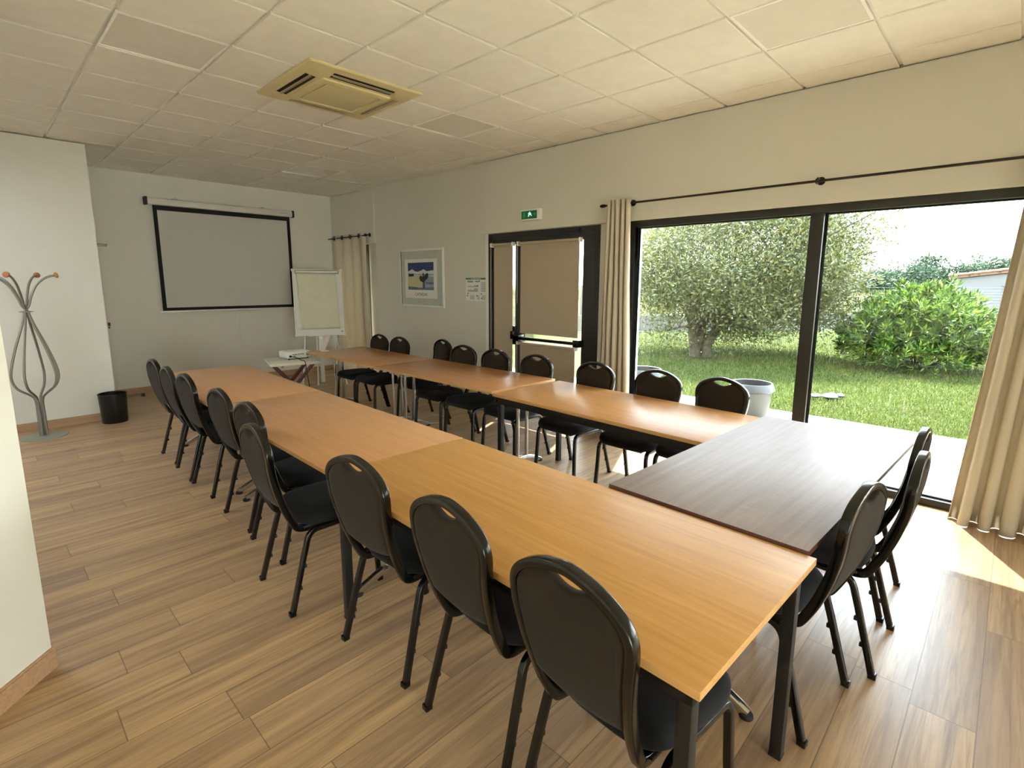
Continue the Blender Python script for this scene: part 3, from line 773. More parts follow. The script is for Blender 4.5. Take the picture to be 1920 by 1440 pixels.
m.grid(lambda u, v: Vector((-.30+.565*u+.03*v, -.022-.007*v*math.sin(u*11+2+v*2)-.004*math.sin(u*4+v*3), HH-.05-.86*v)), 30, 24)
o = m.build('paper_pad', M['paper'], t, 60, FT); md = o.modifiers.new('sheets', 'SOLIDIFY'); md.thickness = .004
m = MB(); m.grid(lambda u, v: Vector((-.335+.25*u+.005*v, -.006-.001*math.sin(5*v), HH-.07-.83*v)), 8, 12)
o = m.build('loose_sheet', M['paper_white'], t, 60, FT); md = o.modifiers.new('sheets', 'SOLIDIFY'); md.thickness = .001
m = MB(); m.box((-.17, -.06, -.018), (.17, .0, -.008), .003); m.box((-.17, -.06, -.018), (.17, -.055, .004), .002); m.build('pen_tray', M['white_plastic'], t, xf=FT)
m = MB(); m.lathe([(.012, -.001), (.012, .002)], (0, 0, 0), 16); m.build('maker_mark', M['grey_print'], t, xf=FT @ Matrix.Translation((.318, -.003, .05)) @ Matrix.Rotation(PI/2, 4, 'X'))
m = MB(); m.box((-.03, .035, .03), (.03, .06, 1.1), .004); m.build('column', M['alu_white'], t)
for a, b in (((-.22, .06, .80), (-.30, -.12, .01)), ((.22, .06, .80), (.34, -.12, .01)), ((0, .10, 1.2), (.0, .5, .01)), ((-.05, .05, .8), (-.08, -.05, .01))):
    m = MB(); m.tube([a, b], .011, 8); m.box((b[0]-.014, b[1]-.014, 0), (b[0]+.014, b[1]+.014, .025), .004); m.build('leg', M['alu_white'], t)

# ------------------------------------------------------------------ side table, projector, card
STZ = .64
t = thing('side_table', 'small white topped folding table on dark red crossed legs', 'side table', (2.70, 6.36, 0), R(-15))
m = MB(); m.box((-.285, -.30, STZ-.035), (.285, .30, STZ), .008); m.build('tabletop', M['white_top'], t)
for y in (-.20, .20):
    for a, b, o_ in ((-.24, .22, 0), (.22, -.24, .03)):
        m = MB(); m.tube([(a, y+o_*(-1 if y > 0 else 1), STZ-.036), (a*.55+b*.45, y+o_*(-1 if y > 0 else 1), .36), (b, y+o_*(-1 if y > 0 else 1), .002)], None, rect=(.022, .042), ref=(0, 1, 0)); m.build('leg', M['redwood'], t)
m = MB(); m.tube([(-.14, -.2, STZ-.05), (-.14, .2, STZ-.05)], .014, 8); m.tube([(.0, -.2, .33), (.0, .2, .33)], .012, 8); m.build('crossbar', M['redwood'], t)
pj = thing('projector', 'white data projector on the small white topped table', 'projector', (2.775, 6.45, STZ), R(3))
m = MB(); m.box((-.15, -.115, .012), (.15, .115, .098), .018, seg=3); m.build('body', M['white_plastic'], pj, 40)
m = MB(); m.box((-.13, -.05, .096), (.13, .10, .101), .002); m.box((-.12, .04, .10), (-.06, .08, .106), .002); m.build('lens_cover', M['white_plastic'], pj)
m = MB()
for x, w_, z in ((-.085, .016, .062), (-.064, .016, .062), (-.045, .02, .058), (-.015, .022, .062), (.014, .014, .062), (.034, .02, .062), (.05, .01, .058), (-.07, .018, .044)): m.box((x, -.1165, z-.004), (x+w_, -.112, z+.004), .001)
m.box((-.128, -.1165, .030), (-.098, -.112, .055), .002); m.build('port', M['rubber'], pj)
m = MB(); m.tube([(.11, -.1155, .05), (.11, -.117, .05)], .02, 18); m.build('speaker_grille', M['grey_print'], pj)
for x in (-.12, .12):
    m = MB(); m.lathe([(.012, 0), (.012, .014)], (x, -.09, 0), 12); m.build('foot', M['rubber'], pj)
m = MB(); m.lathe([(.012, 0), (.012, .014)], (0, .09, 0), 12); m.build('foot', M['rubber'], pj)
m = MB(); m.lathe([(.032, 0), (.034, .012), (.026, .016)], (0, 0, 0), 20); m.build('lens', M['rubber'], pj, xf=Matrix.Translation((-.07, .113, .05)) @ Matrix.Rotation(-PI/2, 4, 'X'))
m = MB(); m.tube(spline([(2.668, 6.326, .683), (2.67, 6.29, .684), (2.70, 6.20, .672), (2.705, 6.10, .656), (2.708, 6.035, .655), (2.712, 6.012, .60), (2.73, 5.99, .35), (2.75, 5.97, .06), (2.80, 6.02, .006), (3.0, 6.75, .006), (3.2, 7.4, .006)], 6), .0045, 8)
tag(m.build('power_cable', M['rubber'], None), 'thin black cable hanging from the white projector over the table edge', 'cable')
t = thing('card_holder', 'pale pink card standing on the far end of the window side table', 'card', (2.99, 6.145, .735), R(-92))
m = MB(); m.box((-.06, -.001, .003), (.06, .001, .215), rot=None); m.build('card', M['pink_paper'], t, 0, Matrix.Rotation(R(-27), 4, 'X') )
m = MB(); m.box((-.055, -.008, 0), (.055, .075, .004), .001); m.build('stand_foot', M['white_plastic'], t, 0)

# ------------------------------------------------------------------ coat stand, bin, odds and ends
CX, CY = .388, 7.085
t = thing('coat_stand', 'grey tubular steel coat stand with wooden knobs by the partition wall', 'coat stand', (CX, CY, 0))
m = MB(); m.lathe([(.19, 0), (.19, .004), (.182, .009), (.03, .014)], (0, 0, 0), 48); m.build('base_plate', M['grey_base'], t)
for k, deg in enumerate((5, 60, -115, 145, 190)):
    a = R(deg)
    c, s_ = math.cos(a), math.sin(a)
    P = lambda r, z, sg=1: (sg*r*c, sg*r*s_, z)
    pts = [P(.028, .010, -1), P(.026, .20, -1), P(.028, .38, -1), P(.06, .44, -1), P(.150, .52, -1), P(.182, .62, -1), P(.168, .74, -1), P(.115, .94, -1), P(.05, 1.14, -1), P(.024, 1.24, -1), (-.012*c, -.012*s_, 1.29), P(.024, 1.34), P(.055, 1.44), P(.10, 1.54), P(.16, 1.605), P(.215, 1.635), P(.255, 1.642)]
    m = MB(); m.tube(spline(pts, 5), .0105, 10); arm = m.build('arm', M['grey_tube'], t)
    m = MB(); m.lathe([(.012, -.016), (.024, -.012), (.029, 0), (.026, .010), (.012, .016)], (0, 0, 0), 20)
    m.build('knob', M['knob'] if k else M['knob_light'], arm, xf=Matrix.Translation(P(.268, 1.646)) @ Matrix.Rotation(a, 4, 'Z') @ Matrix.Rotation(R(72), 4, 'Y'))
m = MB(); m.tube([Vector((.036*math.cos(q), .036*math.sin(q), 1.285)) for q in [2*PI*i/24 for i in range(24)]], .006, 6, closed=True)
m.box((-.055, -.004, 1.281), (-.03, .004, 1.289)); m.box((.03, -.004, 1.281), (.055, .004, 1.289)); m.build('collar', M['grey_tube'], t)

t = thing('waste_bin', 'round black waste bin at the end of the partition wall', 'waste bin', (1.015, 7.275, 0))
m = MB(); m.lathe([(.118, 0), (.121, .006), (.134, .325)], (0, 0, 0), 40, caps=(True, False)); m.lathe([(.134, .325), (.128, .325), (.114, .01)], (0, 0, 0), 40, caps=(False, True)); m.build('bin_body', M['bin'], t, 40)
m = MB(); m.tube([Vector((.132*math.cos(q), .132*math.sin(q), .328)) for q in [2*PI*i/40 for i in range(40)]], .006, 8, closed=True); m.build('rim', M['bin'], t)
m = MB(); m.box((1.525, 8.63, 0), (1.57, 8.665, .045), .006); tag(m.build('door_stop', M['bin']), 'small dark block on the floor near the end wall skirting', 'door stop')
m = MB(); m.box((1.276, YB-.03, 2.060), (1.382, YB-.001, 2.078), .003); m.box((1.276, YB-.006, 2.045), (1.382, YB-.001, 2.078), .001)
tag(m.build('wall_bracket', M['grey_tube']), 'small flat grey metal bracket on the end wall beside the partition', 'bracket')
m = MB(); m.box((1.285, YB-.03, .985), (1.312, YB-.001, 1.03), .006); m.box((1.288, YB-.018, .95), (1.306, YB-.001, .975), .004)
tag(m.build('wall_hook', M['redwood']), 'tiny reddish brown hook low on the end wall beside the partition edge', 'hook')
m = MB(); m.tube(spline([(3.75, 5.1, .004), (3.80, 4.75, .004), (3.70, 4.62, .004), (3.55, 4.60, .004), (3.42, 4.75, .004)], 6), .003, 6)
tag(m.build('floor_cable', M['white_plastic']), 'thin pale cable curling on the floor under the window side tables', 'cable')

# ------------------------------------------------------------------ picture, evacuation plan, exit sign
def quad_x(m, x, y0, y1, z0, z1, th=.001, mi=0): m.box((x-th, min(y0, y1), z0), (x, max(y0, y1), z1), mi=mi)
t = thing('framed_picture', 'white framed landscape print hanging on the window wall', 'picture', (XW, 6.29, 1.645))
m = MB(); fy, fz, fw = .523, .418, .03
m.box((-.028, -fy, -fz), (0, -fy+fw, fz), .005); m.box((-.028, fy-fw, -fz), (0, fy, fz), .005); m.box((-.028, -fy+fw, -fz), (0, fy-fw, -fz+fw), .005); m.box((-.028, -fy+fw, fz-fw), (0, fy-fw, fz), .005)
m.build('picture_frame', M['white_plastic'], t)
m = MB(); quad_x(m, -.012, -fy+fw, fy-fw, -fz+fw, fz-fw, .003); m.build('mount', M['mat_board'], t, 0)
m = MB(); quad_x(m, -.0155, -.37, .40, -.29, .275, .0006); pr = m.build('print', M['paper_white'], t, 0)
ay0, ay1, az0, az1 = -.295, .325, -.17, .225
def art(name, poly, mat, x):
    m = MB(); m.prism(poly, 'x', -x-.0003, -x); return m.build(name, M[mat], pr, 0)
art('sky', [(ay0, .07), (ay1, .07), (ay1, az1), (ay0, az1)], 'art_blue', .0164)
art('snow_hills', [(ay0, .0), (ay1, .0), (ay1, .095), (.27, .115), (.22, .132), (.15, .10), (.08, .092), (.0, .108), (-.06, .128), (-.14, .098), (-.22, .106), (ay0, .112)], 'art_snow', .0168)
art('far_ridge', [(ay0, .035), (ay1, .055), (ay1, .075), (.1, .062), (ay0, .06)], 'art_shade', .0171)
art('meadow', [(-.02, az0+.04), (ay1, az0+.05), (ay1, .03), (.0, .045), (-.02, .045)], 'art_field', .0171)
art('shaded_meadow', [(ay0, az0), (-.02, az0), (-.02, .045), (ay0, .02)], 'art_shade', .0172)
art('barn', [(.18, .028), (.31, .024), (.31, .06), (.18, .064)], 'art_dark', .0175)
art('foreground', [(ay0, az0), (ay1, az0), (ay1, az0+.05), (0, az0+.035), (ay0, az0+.04)], 'art_grey', .0175)
art('stripe', [(ay0, -.06), (-.10, -.055), (-.10, -.085), (ay0, -.09)], 'art_grey', .0175)
tr_ = [(-.075, az0+.025), (-.05, az0+.025), (-.05, -.06), (-.02, -.055), (.02, -.04), (.045, 0), (.03, .03), (-.005, .035), (-.035, .01), (-.04, .065), (-.055, .08), (-.07, .06), (-.075, .02), (-.10, .055), (-.15, .075), (-.175, .05), (-.165, .01), (-.12, -.02), (-.08, -.05)]
art('bush', tr_, 'art_dark', .0178)
tx = bpy.data.curves.new('caption', 'FONT'); tx.body = 'CATHELIN'; tx.size = .062; tx.align_x = 'CENTER'; tx.extrude = .0003
to = bpy.data.objects.new('caption_source', tx); COL.objects.link(to)
me = bpy.data.meshes.new_from_object(to.evaluated_get(bpy.context.evaluated_depsgraph_get())); bpy.data.objects.remove(to)
o = mk('lettering', me, M['dark_print'], pr, 0)
o.matrix_local = Matrix.Translation((-.0168, 0.01, -.255)) @ Matrix(((0, 0, -1, 0), (-1, 0, 0, 0), (0, 1, 0, 0), (0, 0, 0, 1)))

t = thing('evacuation_plan', 'white evacuation plan sheet with green heading beside the garden door', 'notice', (XW, 5.115, 1.495))
m = MB(); quad_x(m, 0, -.205, .205, -.15, .15, .004); sh = m.build('sheet', M['paper_white'], t, 0)
m = MB(); quad_x(m, -.004, -.205, .205, .128, .15, .001); m.build('heading_band', M['green_print'], t, 0)
m = MB()
for k in range(14): quad_x(m, -.005, .10-.014*k, .10-.014*k-.009, .134, .142, .0005)
m.build('heading_text', M['paper_white'], t, 0)
m = MB(); rr = random.Random(4)
for y0, y1, z0, z1 in ((.17, .06, .09, .115), (.02, -.05, .095, .112)): quad_x(m, -.0045, y0, y1, z0, z1, .0004)
for k in range(9):
    y = .16-.022*k; h = .02+.03*rr.random(); quad_x(m, -.0045, y, y-.016, -.03, -.03+h, .0004); quad_x(m, -.0045, y-.002, y-.018, .03, .03+h*.6, .0004)
m.build('site_map', M['grey_print'], t, 0)
m = MB()
for k in range(10): quad_x(m, -.0045, -.095, -.19, .09-.013*k, .096-.013*k, .0004)
m.build('key_text', M['grey_print'], t, 0)
for ya, yb in ((.12, .03), (-.02, -.07), (-.11, -.19)):
    m = MB()
    for k in range(6): quad_x(m, -.0045, ya, yb+.012*rr.random(), -.08-.010*k, -.075-.010*k, .0004)
    m.build('instruction_text', M['grey_print'], t, 0)
m = MB()
for y, z in ((.18, -.09), (.17, -.06), (-.005, -.09), (-.095, -.12), (-.09, -.065), (-.055, .10), (-.02, .04)): quad_x(m, -.0045, y, y-.018, z, z+.016, .0005)
m.build('plan_symbol', M['dark_print'], t, 0)

t = thing('exit_sign', 'green lit emergency exit sign box above the garden door', 'exit sign', (4.62, 4.105, 2.352))
m = MB(); m.box((-.055, -.142, -.062), (0, .142, .062), .008); m.build('sign_box', M['white_plastic'], t)
m = MB(); m.box((-.058, -.105, -.046), (-.054, .132, .044), .001); m.build('sign_face', M['green_sign'], t)
m = MB()
m.prism([(.03, -.02), (.02, .0), (.028, .016), (.012, .02), (.006, .03), (-.004, .03), (-.006, .018), (-.022, .012), (-.018, .004), (-.030, -.018), (-.016, -.012), (-.004, -.002), (.008, -.006), (.018, -.024)], 'x', -.0595, -.0578)
m.build('running_figure', M['sign_glow'], t, 0)
m = MB(); m.box((-.0595, .075, -.03), (-.0578, .105, .028)); m.build('door_symbol', M['sign_white'], t, 0)
m = MB(); m.prism([(-.045, -.005), (-.07, -.005), (-.07, -.018), (-.092, .002), (-.07, .022), (-.07, .009), (-.045, .009)], 'x', -.0595, -.0578); m.build('arrow_symbol', M['sign_white'], t, 0)

# ------------------------------------------------------------------ outside
GZ = -.10
fd = np.array([.7193, .6947]); rd = np.array([.6947, -.7193])   # view axis on the ground and the axis across it
def at(d, l, z=0): p = fd*d+rd*l; return Vector((p[0], p[1], z))
m = MB(); m.box((XO, -14, GZ-.2), (7.12, 22, -.03)); struct(m.build('paving_path', M['paving'], smooth=0))
m = MB(); m.box((XL-12, -17, GZ-.2), (XO, YR-.3, -.03)); struct(m.build('paving_terrace', M['paving'], smooth=0))
m = MB()
m.grid(lambda u, v: Vector((7.12+(60-7.12)*u**1.5, -30+70*v, GZ+.02*math.sin(7*u+9*v))), 40, 60)
lawn = struct(m.build('lawn_ground', M['lawn']))
WA = Vector((12.6, 12.15, 0)); WD = Vector((.792, -.610, 0)); WN = Vector((.610, .792, 0))
def wall_pt(s, off, z): p = WA+WD*s+WN*off; return Vector((p.x, p.y, z))
m = MB()
m.ring_loft([[wall_pt(s, o, z) for o, z in ((0, GZ-.1), (.2, GZ-.1), (.2, .475), (0, .475))] for s in (-12, 30)]); struct(m.build('garden_wall', M['render_grey'], smooth=0))
m = MB(); m.ring_loft([[wall_pt(s, o, z) for o, z in ((-.30, GZ-.1), (-.01, GZ-.1), (-.01, GZ+.035), (-.30, GZ+.03))] for s in (-12, 30)]); struct(m.build('gravel_strip', M['gravel'], smooth=0))
m = MB()
m.ring_loft([[wall_pt(s, o, GZ-.05) for o in (.2, 260)] for s in (-160, 190)], (False, False), closed=False); struct(m.build('field_ground', M['field'], smooth=0))
t = thing('wire_fence', 'dark post and wire fence standing on the low garden wall', 'fence', (0, 0, 0))
for k in range(-2, 9):
    s = 4.95+2.5*k; m = MB(); a = wall_pt(s, .1, .47); m.box((a.x-.028, a.y-.028, .477), (a.x+.028, a.y+.028, 1.50), .006); m.build('post', M['post'], t)
m = MB()
for k in range(9): m.tube([wall_pt(-2, .1, .56+.11*k), wall_pt(26, .1, .56+.11*k)], .0022, 4)
m.build('wire', M['wire'], t)

def blades(name, pos, h, wd, mat, lean=.5, rng=RNG):
    n = len(pos); az = rng.uniform(0, 2*PI, n); la = rng.uniform(0, 2*PI, n); lv = rng.uniform(.1, lean, n)
    hh = h*rng.uniform(.6, 1.3, n) if np.isscalar(h) else h*rng.uniform(.6, 1.3, n)
    ww = wd*np.ones(n) if np.isscalar(wd) else wd
    dx = np.cos(az)*ww/2; dy = np.sin(az)*ww/2
    V = np.zeros((n, 3, 3)); V[:, 0] = pos; V[:, 1] = pos; V[:, 0, 0] -= dx; V[:, 0, 1] -= dy; V[:, 1, 0] += dx; V[:, 1, 1] += dy
    V[:, 2] = pos+np.stack([np.cos(la)*lv*hh, np.sin(la)*lv*hh, hh*np.sqrt(1-np.minimum(lv, .95)**2)], 1)
    me = bpy.data.meshes.new(name); me.vertices.add(n*3); me.vertices.foreach_set('co', V.ravel())
    me.loops.add(n*3); me.loops.foreach_set('vertex_index', np.arange(n*3, dtype=np.int32))
    me.polygons.add(n); me.polygons.foreach_set('loop_start', np.arange(0, n*3, 3, dtype=np.int32)); me.update(calc_edges=True)
    return mk(name, me, mat, None, 0)
def noise2(x, y):
    return (np.sin(x*1.7+1.3*np.sin(y*.9))+np.sin(y*2.1+1.1*np.sin(x*1.3+2))+.6*np.sin(4.3*x+3.1*y))/2.6
def sample_lawn(n):
    dd = 5.3*(21/5.3)**RNG.uniform(0, 1, n)          # denser close to the window
    ll = RNG.uniform(.15, 1.0, n)*dd
    p = fd[None]*dd[:, None]+rd[None]*ll[:, None]
    side = (p[:, 0]-WA.x)*WN.x+(p[:, 1]-WA.y)*WN.y
    ok = (p[:, 0] > 7.13) & (side < -.32)
    # bare, trodden patches under the trees and along the paving edge
    bare = np.exp(-((p[:, 0]-11.55)**2+(p[:, 1]-4.95)**2)/.5)+.8*np.exp(-((p[:, 0]-13.1)**2+(p[:, 1]-1.3)**2)/1.2)+.55*np.exp(-((p[:, 0]-7.13)/.22)**2)
    ok &= RNG.uniform(0, 1, n) > np.minimum(.96, bare+.25*np.clip(noise2(p[:, 0]*.8, p[:, 1]*.8), 0, 1))
    p = p[ok]; return np.column_stack([p, np.full(len(p), GZ+.0)]), dd[ok]
gp, gd = sample_lawn(150000)
g = blades('lawn_grass', gp, .055*np.sqrt(gd/9), .011*np.sqrt(gd/9)*1.2, M['grass'], .85)
tag(g, 'sunlit short green lawn grass outside the large window', 'grass', None, 'stuff')
n = 26000; s = RNG.uniform(-10, 60, n); o_ = .62+85*RNG.uniform(0, 1, n)**2
fp = np.array([WA.x, WA.y])+np.outer(s+o_*.2, [WD.x, WD.y])+np.outer(o_, [WN.x, WN.y])
g = blades('field_grass', np.column_stack([fp, np.full(n, GZ-.05)]), .55*np.ones(n), .03+.0016*o_, M['dry_grass'], .35)
tag(g, 'tall dry golden grass in the field behind the garden wall', 'grass', None, 'stuff')

def leaves(pos, dirs, L, W, rng=RNG, fold=.25):
    n = len(pos); d = dirs/np.linalg.norm(dirs, axis=1, keepdims=True)
    r = rng.normal(size=(n, 3)); s = np.cross(d, r); s /= np.linalg.norm(s, axis=1, keepdims=True)+1e-9
    up = np.cross(s, d)
    L = (L*rng.uniform(.7, 1.25, n))[:, None]; W = (W*rng.uniform(.8, 1.2, n))[:, None]
    V = np.zeros((n, 4, 3)); V[:, 0] = pos; V[:, 1] = pos+d*L*.5+s*W*.5+up*W*fold; V[:, 2] = pos+d*L; V[:, 3] = pos+d*L*.5-s*W*.5+up*W*fold
    return V
def leaf_mesh(name, V, mat, parent=None):
    n = len(V); me = bpy.data.meshes.new(name); me.vertices.add(n*4); me.vertices.foreach_set('co', V.ravel())
    me.loops.add(n*4); me.loops.foreach_set('vertex_index', np.arange(n*4, dtype=np.int32))
    me.polygons.add(n); me.polygons.foreach_set('loop_start', np.arange(0, n*4, 4, dtype=np.int32)); me.update(calc_edges=True)
    return mk(name, me, mat, parent, 0)

# olive tree
TB = Vector((11.72, 5.18, GZ))
t = thing('olive_tree', 'large grey green olive tree on the lawn outside the window', 'tree', TB)
def lat(l, d, z): p = rd*l+fd*d; return Vector((p[0], p[1], z))    # local offsets: across the view, along it, up
m = MB()
trunks = [[lat(-.10, 0, -.05), lat(-.14, .0, .25), lat(-.20, .02, .6), lat(-.18, .05, 1.0), lat(-.3, .1, 1.6), lat(-.5, .2, 2.4)],
          [lat(.02, .1, -.05), lat(.02, .1, .4), lat(.10, .12, .9), lat(.25, .2, 1.5), lat(.6, .4, 2.4), lat(.9, .5, 3.2)],
          [lat(.12, -.02, -.05), lat(.16, -.02, .3), lat(.42, -.05, .75), lat(.9, -.1, 1.3), lat(1.5, -.2, 1.9), lat(2.1, -.3, 2.6)]]
for tr in trunks: m.tube(spline(tr, 5), [max(.03, .135*(1-i/28)**.9) for i in range(len(spline(tr, 5)))], 10)
rb = random.Random(2); tips = []
for tr in trunks:
    for k in range(9):
        b = tr[rb.randint(2, 5)]; e = lat(rb.uniform(-1.3, 2.9), rb.uniform(-1.8, 1.8), rb.uniform(1.0, 3.3)); mid = (b+e)/2+Vector((0, 0, .2))
        m.tube(spline([b, mid, e], 4), [.045, .042, .038, .034, .03, .026, .02, .016, .012], 6); tips.append(e)
m.tube(spline([lat(-.18, 0, .62), lat(-.45, -.1, .70), lat(-.85, -.2, .62)], 4), [.02]*9, 6)
m.build('trunk', M['bark'], t, 60)
V = []; nb = 1900
u = RNG.normal(size=(nb, 3)); u /= np.linalg.norm(u, axis=1, keepdims=True)
sup = (np.abs(u)**3.2).sum(1)**(-1/3.2); u = u*sup[:, None]
rr = RNG.uniform(.5, 1.0, nb)**.6*(1+.10*np.sin(u[:, 0]*7+u[:, 2]*5)+.08*np.sin(u[:, 1]*11+u[:, 2]*9))
cl = np.column_stack([.92+2.35*u[:, 0]*rr, .35+2.0*u[:, 1]*rr, 2.10+1.50*u[:, 2]*rr])   # across, along, up
keep = ~((cl[:, 0] < .6) & (cl[:, 2] < 1.05)) & ~((cl[:, 0] > 2.1) & (cl[:, 2] < .35+.0*cl[:, 0]))
keep &= ~((cl[:, 0] < -.4) & (cl[:, 2] > 2.66+(cl[:, 0]+1.44)*.9))
cl = cl[keep]
ex = np.array([[-.75+RNG.normal()*.18, -.2+RNG.normal()*.1, .62+RNG.normal()*.12] for _ in range(14)]+[[.35+RNG.normal()*.12, -.1, .55+RNG.normal()*.25] for _ in range(14)])
cl = np.vstack([cl, ex])
for c in cl:
    k = 52; q = RNG.normal(size=(k, 3))*np.array([.20, .20, .17]); dv = q*1.0+RNG.normal(size=(k, 3))*.12+np.array([0, 0, .10])
    P = c+q; w3 = np.column_stack([P[:, :1]*rd[None]+P[:, 1:2]*fd[None], P[:, 2]]); d3 = np.column_stack([dv[:, :1]*rd[None]+dv[:, 1:2]*fd[None], dv[:, 2]])
    V.append(leaves(w3, d3, .10, .030))
leaf_mesh('foliage', np.vstack(V), M['olive_leaf'], t)

# oleander
OB = Vector((13.2, 1.32, GZ))
t = thing('oleander_bush', 'dense bright green oleander bush on the lawn outside the window', 'bush', OB)
m = MB(); V = []; ro = random.Random(8)
for k in range(34):
    a = ro.uniform(0, 2*PI); e = ro.uniform(.25, 1.0); rr_ = 1.35*math.sqrt(1-.75*e*e)*ro.uniform(.5, 1)
    tip = Vector((math.cos(a)*rr_, math.sin(a)*rr_, .25+1.25*e)); b = Vector((math.cos(a)*.15, math.sin(a)*.15, -.03))
    m.tube(spline([b, (b+tip)/2*Vector((1, 1, .8)) if False else Vector(((b.x+tip.x)*.5, (b.y+tip.y)*.5, tip.z*.40)), tip], 4), [.012, .012, .011, .010, .009, .008, .007, .006, .005], 5)
m.build('stem', M['stem'], t, 60)
for k in range(1900):
    a = RNG.uniform(0, 2*PI); cz = RNG.uniform(-.42, 1); sz = math.sqrt(1-cz*cz); rad = RNG.uniform(.45, 1.0)
    rad *= 1+.10*math.sin(3*a+5*cz)+.06*math.sin(7*a+2)
    o3 = np.array([math.cos(a)*sz*1.52, math.sin(a)*sz*1.47, 0])*rad*(1-.20*max(0, cz)); zc = .62+1.10*cz*rad
    if zc < .06: continue
    ax = np.array([math.cos(a)*sz*.9, math.sin(a)*sz*.9, max(.1, cz)*.5+.65])+RNG.normal(size=3)*.25; ax /= np.linalg.norm(ax)
    k2 = 15; az = np.arange(k2)*2.4+RNG.uniform(0, 6); tl = np.linspace(1.35, .35, k2)
    e1 = np.cross(ax, [.3, .2, .93]); e1 /= np.linalg.norm(e1); e2 = np.cross(ax, e1)
    dv = ax*np.cos(tl)[:, None]+(e1*np.cos(az)[:, None]+e2*np.sin(az)[:, None])*np.sin(tl)[:, None]
    P = np.array([o3[0], o3[1], zc])+ax*np.linspace(-.13, .0, k2)[:, None]
    V.append(leaves(P, dv, .135, .034))
leaf_mesh('foliage', np.vstack(V), M['oleander_leaf'], t)

# planters
def planter(label, x, y):
    t = thing('planter', label, 'planter', (x, y, -.03), 0, 'grey planters on the paving')
    m = MB(); m.lathe([(.185, 0), (.19, .01), (.225, .35), (.255, .37), (.232, .445), (.225, .452)], (0, 0, 0), 48, caps=(True, False)); m.build('pot', M['pot'], t, 30)
    m = MB(); m.lathe([(.225, .452), (.212, .448), (.205, .22)], (0, 0, 0), 48, caps=(False, True)); m.build('pot_inside', M['pot_in'], t, 40)
planter('round grey planter outside the window, seen beside the last chair of the window side row', 6.40, 2.165)
planter('round grey planter outside the window, next to the gathered curtain', 6.40, 3.60)
# garden stones
for k, (x, y, sx, sy, sz, lb) in enumerate(((8.62, 1.99, .09, .07, .035, 'small pale flat stone, the one of three lying nearest the olive tree'), (8.73, 1.83, .15, .10, .05, 'largest of three pale flat stones lying on the lawn'), (8.90, 1.74, .08, .06, .03, 'small pale flat stone lying nearest the oleander on the lawn'))):
    m = MB(); r_ = bmesh.ops.create_icosphere(m.bm, subdivisions=2, radius=1); rs = random.Random(k)
    for v in r_['verts']: v.co = Vector((v.co.x*sx*rs.uniform(.85, 1.15), v.co.y*sy*rs.uniform(.85, 1.15), v.co.z*sz*rs.uniform(.8, 1.1)))
    o = m.build('garden_stone', M['stone'], None, 40); o.location = (x, y, GZ+.04); tag(o, lb, 'stone', 'flat stones on the lawn')

# neighbouring low building
t = thing('garden_building', 'low white outbuilding with terracotta roof behind the oleander', 'building', (0, 0, 0))
b0 = at(26.0, 21.7); dr = at(-.65, .76).normalized(); nr = at(.76, .65).normalized()
def bp(s, o, z): p = b0+dr*s+nr*o; return Vector((p.x, p.y, z))
RS = .137                                                     # the verge climbs away from the eave
m = MB(); m.ring_loft([[bp(s, o, z) for o, z in ((0, GZ), (7, GZ), (7, 1.80+RS*s), (0, 1.80+RS*s))] for s in (.2, 9)]); m.build('wall', M['house_wall'], t, 0)
m = MB()
for k in range(26):
    s0, s1 = k*.36-.1, k*.36+.32
    m.ring_loft([[bp(s, o, z+RS*s) for o, z in ((-.14, 1.80+.03), (7.2, 1.80+.03), (7.2, 1.97), (-.14, 1.97))] for s in (s0, s1)])
    m.ring_loft([[bp(s, -.12, 1.95+RS*s+lift) + nr*(.09*math.cos(q)) + Vector((0, 0, .09*math.sin(q))) for q in [PI*i/8 for i in range(9)]] for s, lift in ((s0, .03), (s1+.03, .0))])
o = m.build('roof', M['roof'], t, 30)
m = MB(); m.ring_loft([[bp(s, o, z) for o, z in ((-.05, GZ), (0, GZ), (0, 1.47), (-.05, 1.47))] for s in (1.95, 3.6)]); m.build('shutter', M['shutter'], t, 0)
m = MB(); m.ring_loft([[bp(s, o, z) for o, z in ((-.10, 1.47), (0, 1.47), (0, 1.55), (-.10, 1.55))] for s in (1.9, 3.65)]); m.build('lintel', M['house_wall'], t, 0)

# far wood
def wood_mesh(seed, h):
    rng = np.random.default_rng(seed); V = []
    for _ in range(34):
        c = np.array([rng.normal()*1.3, rng.normal()*1.3, h*rng.uniform(.05, .93)]); c[:2] *= 1.15-.6*abs(c[2]/h-.5)
        k = 46; q = rng.normal(size=(k, 3))*np.array([.62, .62, .45]); V.append(leaves(c+q, q+rng.normal(size=(k, 3))*.4, .50, .32, rng))
    return np.vstack(V)
protos = []
for sd, h in ((1, 6.0), (2, 6.8), (3, 5.4), (4, 7.4)):
    o = thing('woodland_tree', 'leafy green tree in the distant wood beyond the dry field', 'tree', (0, 0, GZ), 0, 'trees of the distant wood')
    leaf_mesh('crown', wood_mesh(sd, h), M['wood_leaf'], o)
    m = MB(); m.tube([(0, 0, -.1), (.1, 0, h*.4), (.05, .1, h*.75)], [.22, .16, .05], 7); m.build('trunk', M['bark'], o)
    protos.append(o)
rw = random.Random(5); nt = 60
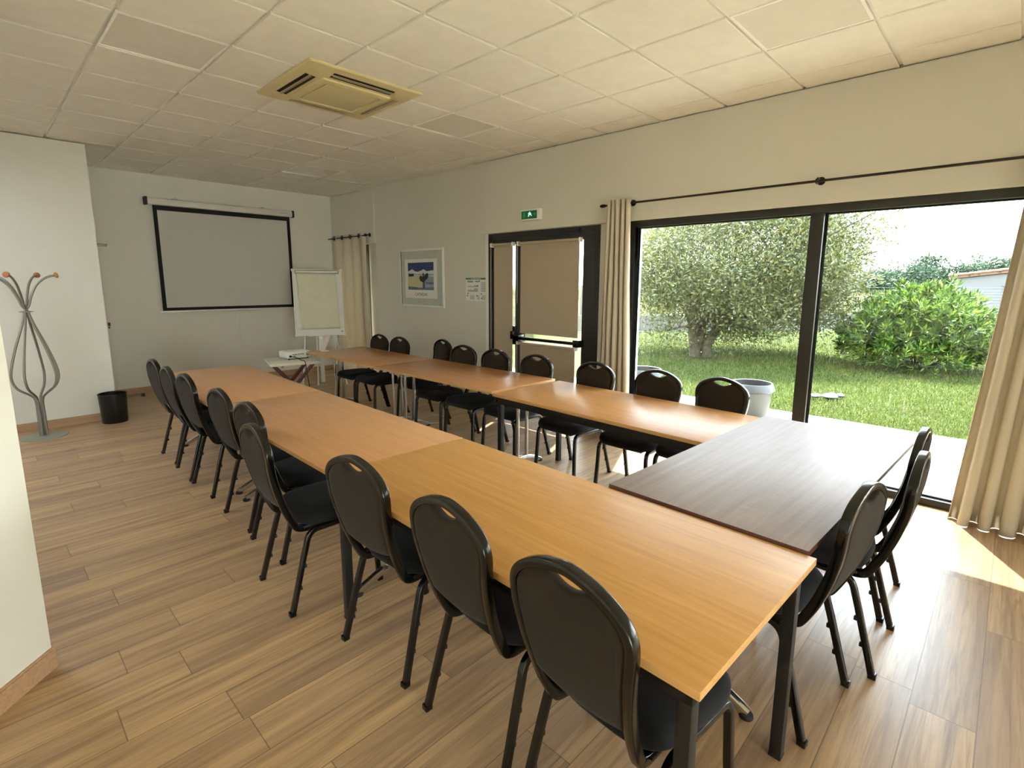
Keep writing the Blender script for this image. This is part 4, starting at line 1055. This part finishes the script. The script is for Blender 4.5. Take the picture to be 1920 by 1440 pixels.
for k in range(nt):
    l = 21+ (k+rw.uniform(-.3, .3))*1.42; dpt = 101+rw.uniform(-4, 4)-(.06*l)
    pr_ = protos[k] if k < 4 else dup(protos[rw.randrange(4)])
    p = at(dpt, l); pr_.location = (p.x, p.y, GZ-.05); pr_.rotation_euler = (0, 0, rw.uniform(0, 6.28)); s_ = rw.uniform(.74, .92)*(.88 if l < 72 else 1.06); pr_.scale = (s_*1.1, s_*1.1, s_)

# ------------------------------------------------------------------ light
w = bpy.data.worlds.new('sky'); S.world = w; w.use_nodes = True; nt_ = w.node_tree; nt_.nodes.clear()
bg = nt_.nodes.new('ShaderNodeBackground'); ow = nt_.nodes.new('ShaderNodeOutputWorld'); tc = nt_.nodes.new('ShaderNodeTexCoord')
sp = nt_.nodes.new('ShaderNodeSeparateXYZ'); cr = nt_.nodes.new('ShaderNodeValToRGB')
nt_.links.new(tc.outputs['Generated'], sp.inputs[0]); nt_.links.new(sp.outputs[2], cr.inputs[0]); nt_.links.new(cr.outputs[0], bg.inputs[0]); nt_.links.new(bg.outputs[0], ow.inputs[0])
e = cr.color_ramp.elements; e[0].position = 0; e[0].color = (1, .97, .92, 1); e[1].position = .7; e[1].color = (.62, .78, 1, 1)
SKY, SUN, EXPO = 4.3, 16.0, 2.25
bg.inputs[1].default_value = SKY
sd = bpy.data.lights.new('sun', 'SUN'); sd.energy = SUN; sd.angle = R(.6); sd.color = (1, .965, .91)
so = bpy.data.objects.new('sun', sd); COL.objects.link(so)
so.rotation_euler = Vector((.91, .38, 1.62)).to_track_quat('Z', 'Y').to_euler(); so.location = (30, 12, 50)

# ------------------------------------------------------------------ camera
F, yaw, pitch, roll = 974.965, .8026, .1645, .0033
f = Vector((math.sin(yaw)*math.cos(pitch), math.cos(yaw)*math.cos(pitch), -math.sin(pitch))); r = Vector((math.cos(yaw), -math.sin(yaw), 0)); u = r.cross(f)
r2 = r*math.cos(roll)+u*math.sin(roll); u2 = -r*math.sin(roll)+u*math.cos(roll)
cd = bpy.data.cameras.new('camera'); co = bpy.data.objects.new('camera', cd); COL.objects.link(co)
co.matrix_world = Matrix(((r2.x, u2.x, -f.x, 0), (r2.y, u2.y, -f.y, 0), (r2.z, u2.z, -f.z, 1.59), (0, 0, 0, 1)))
cd.sensor_fit = 'HORIZONTAL'; cd.sensor_width = 36; cd.lens = F/1920*36; cd.shift_x = 3.267/1920; cd.shift_y = -28.876/1920
cd.clip_start = .05; cd.clip_end = 600
S.camera = co
vs = S.view_settings; vs.view_transform = 'Standard'; vs.look = 'None'; vs.exposure = EXPO; vs.gamma = 1; vs.use_curve_mapping = False
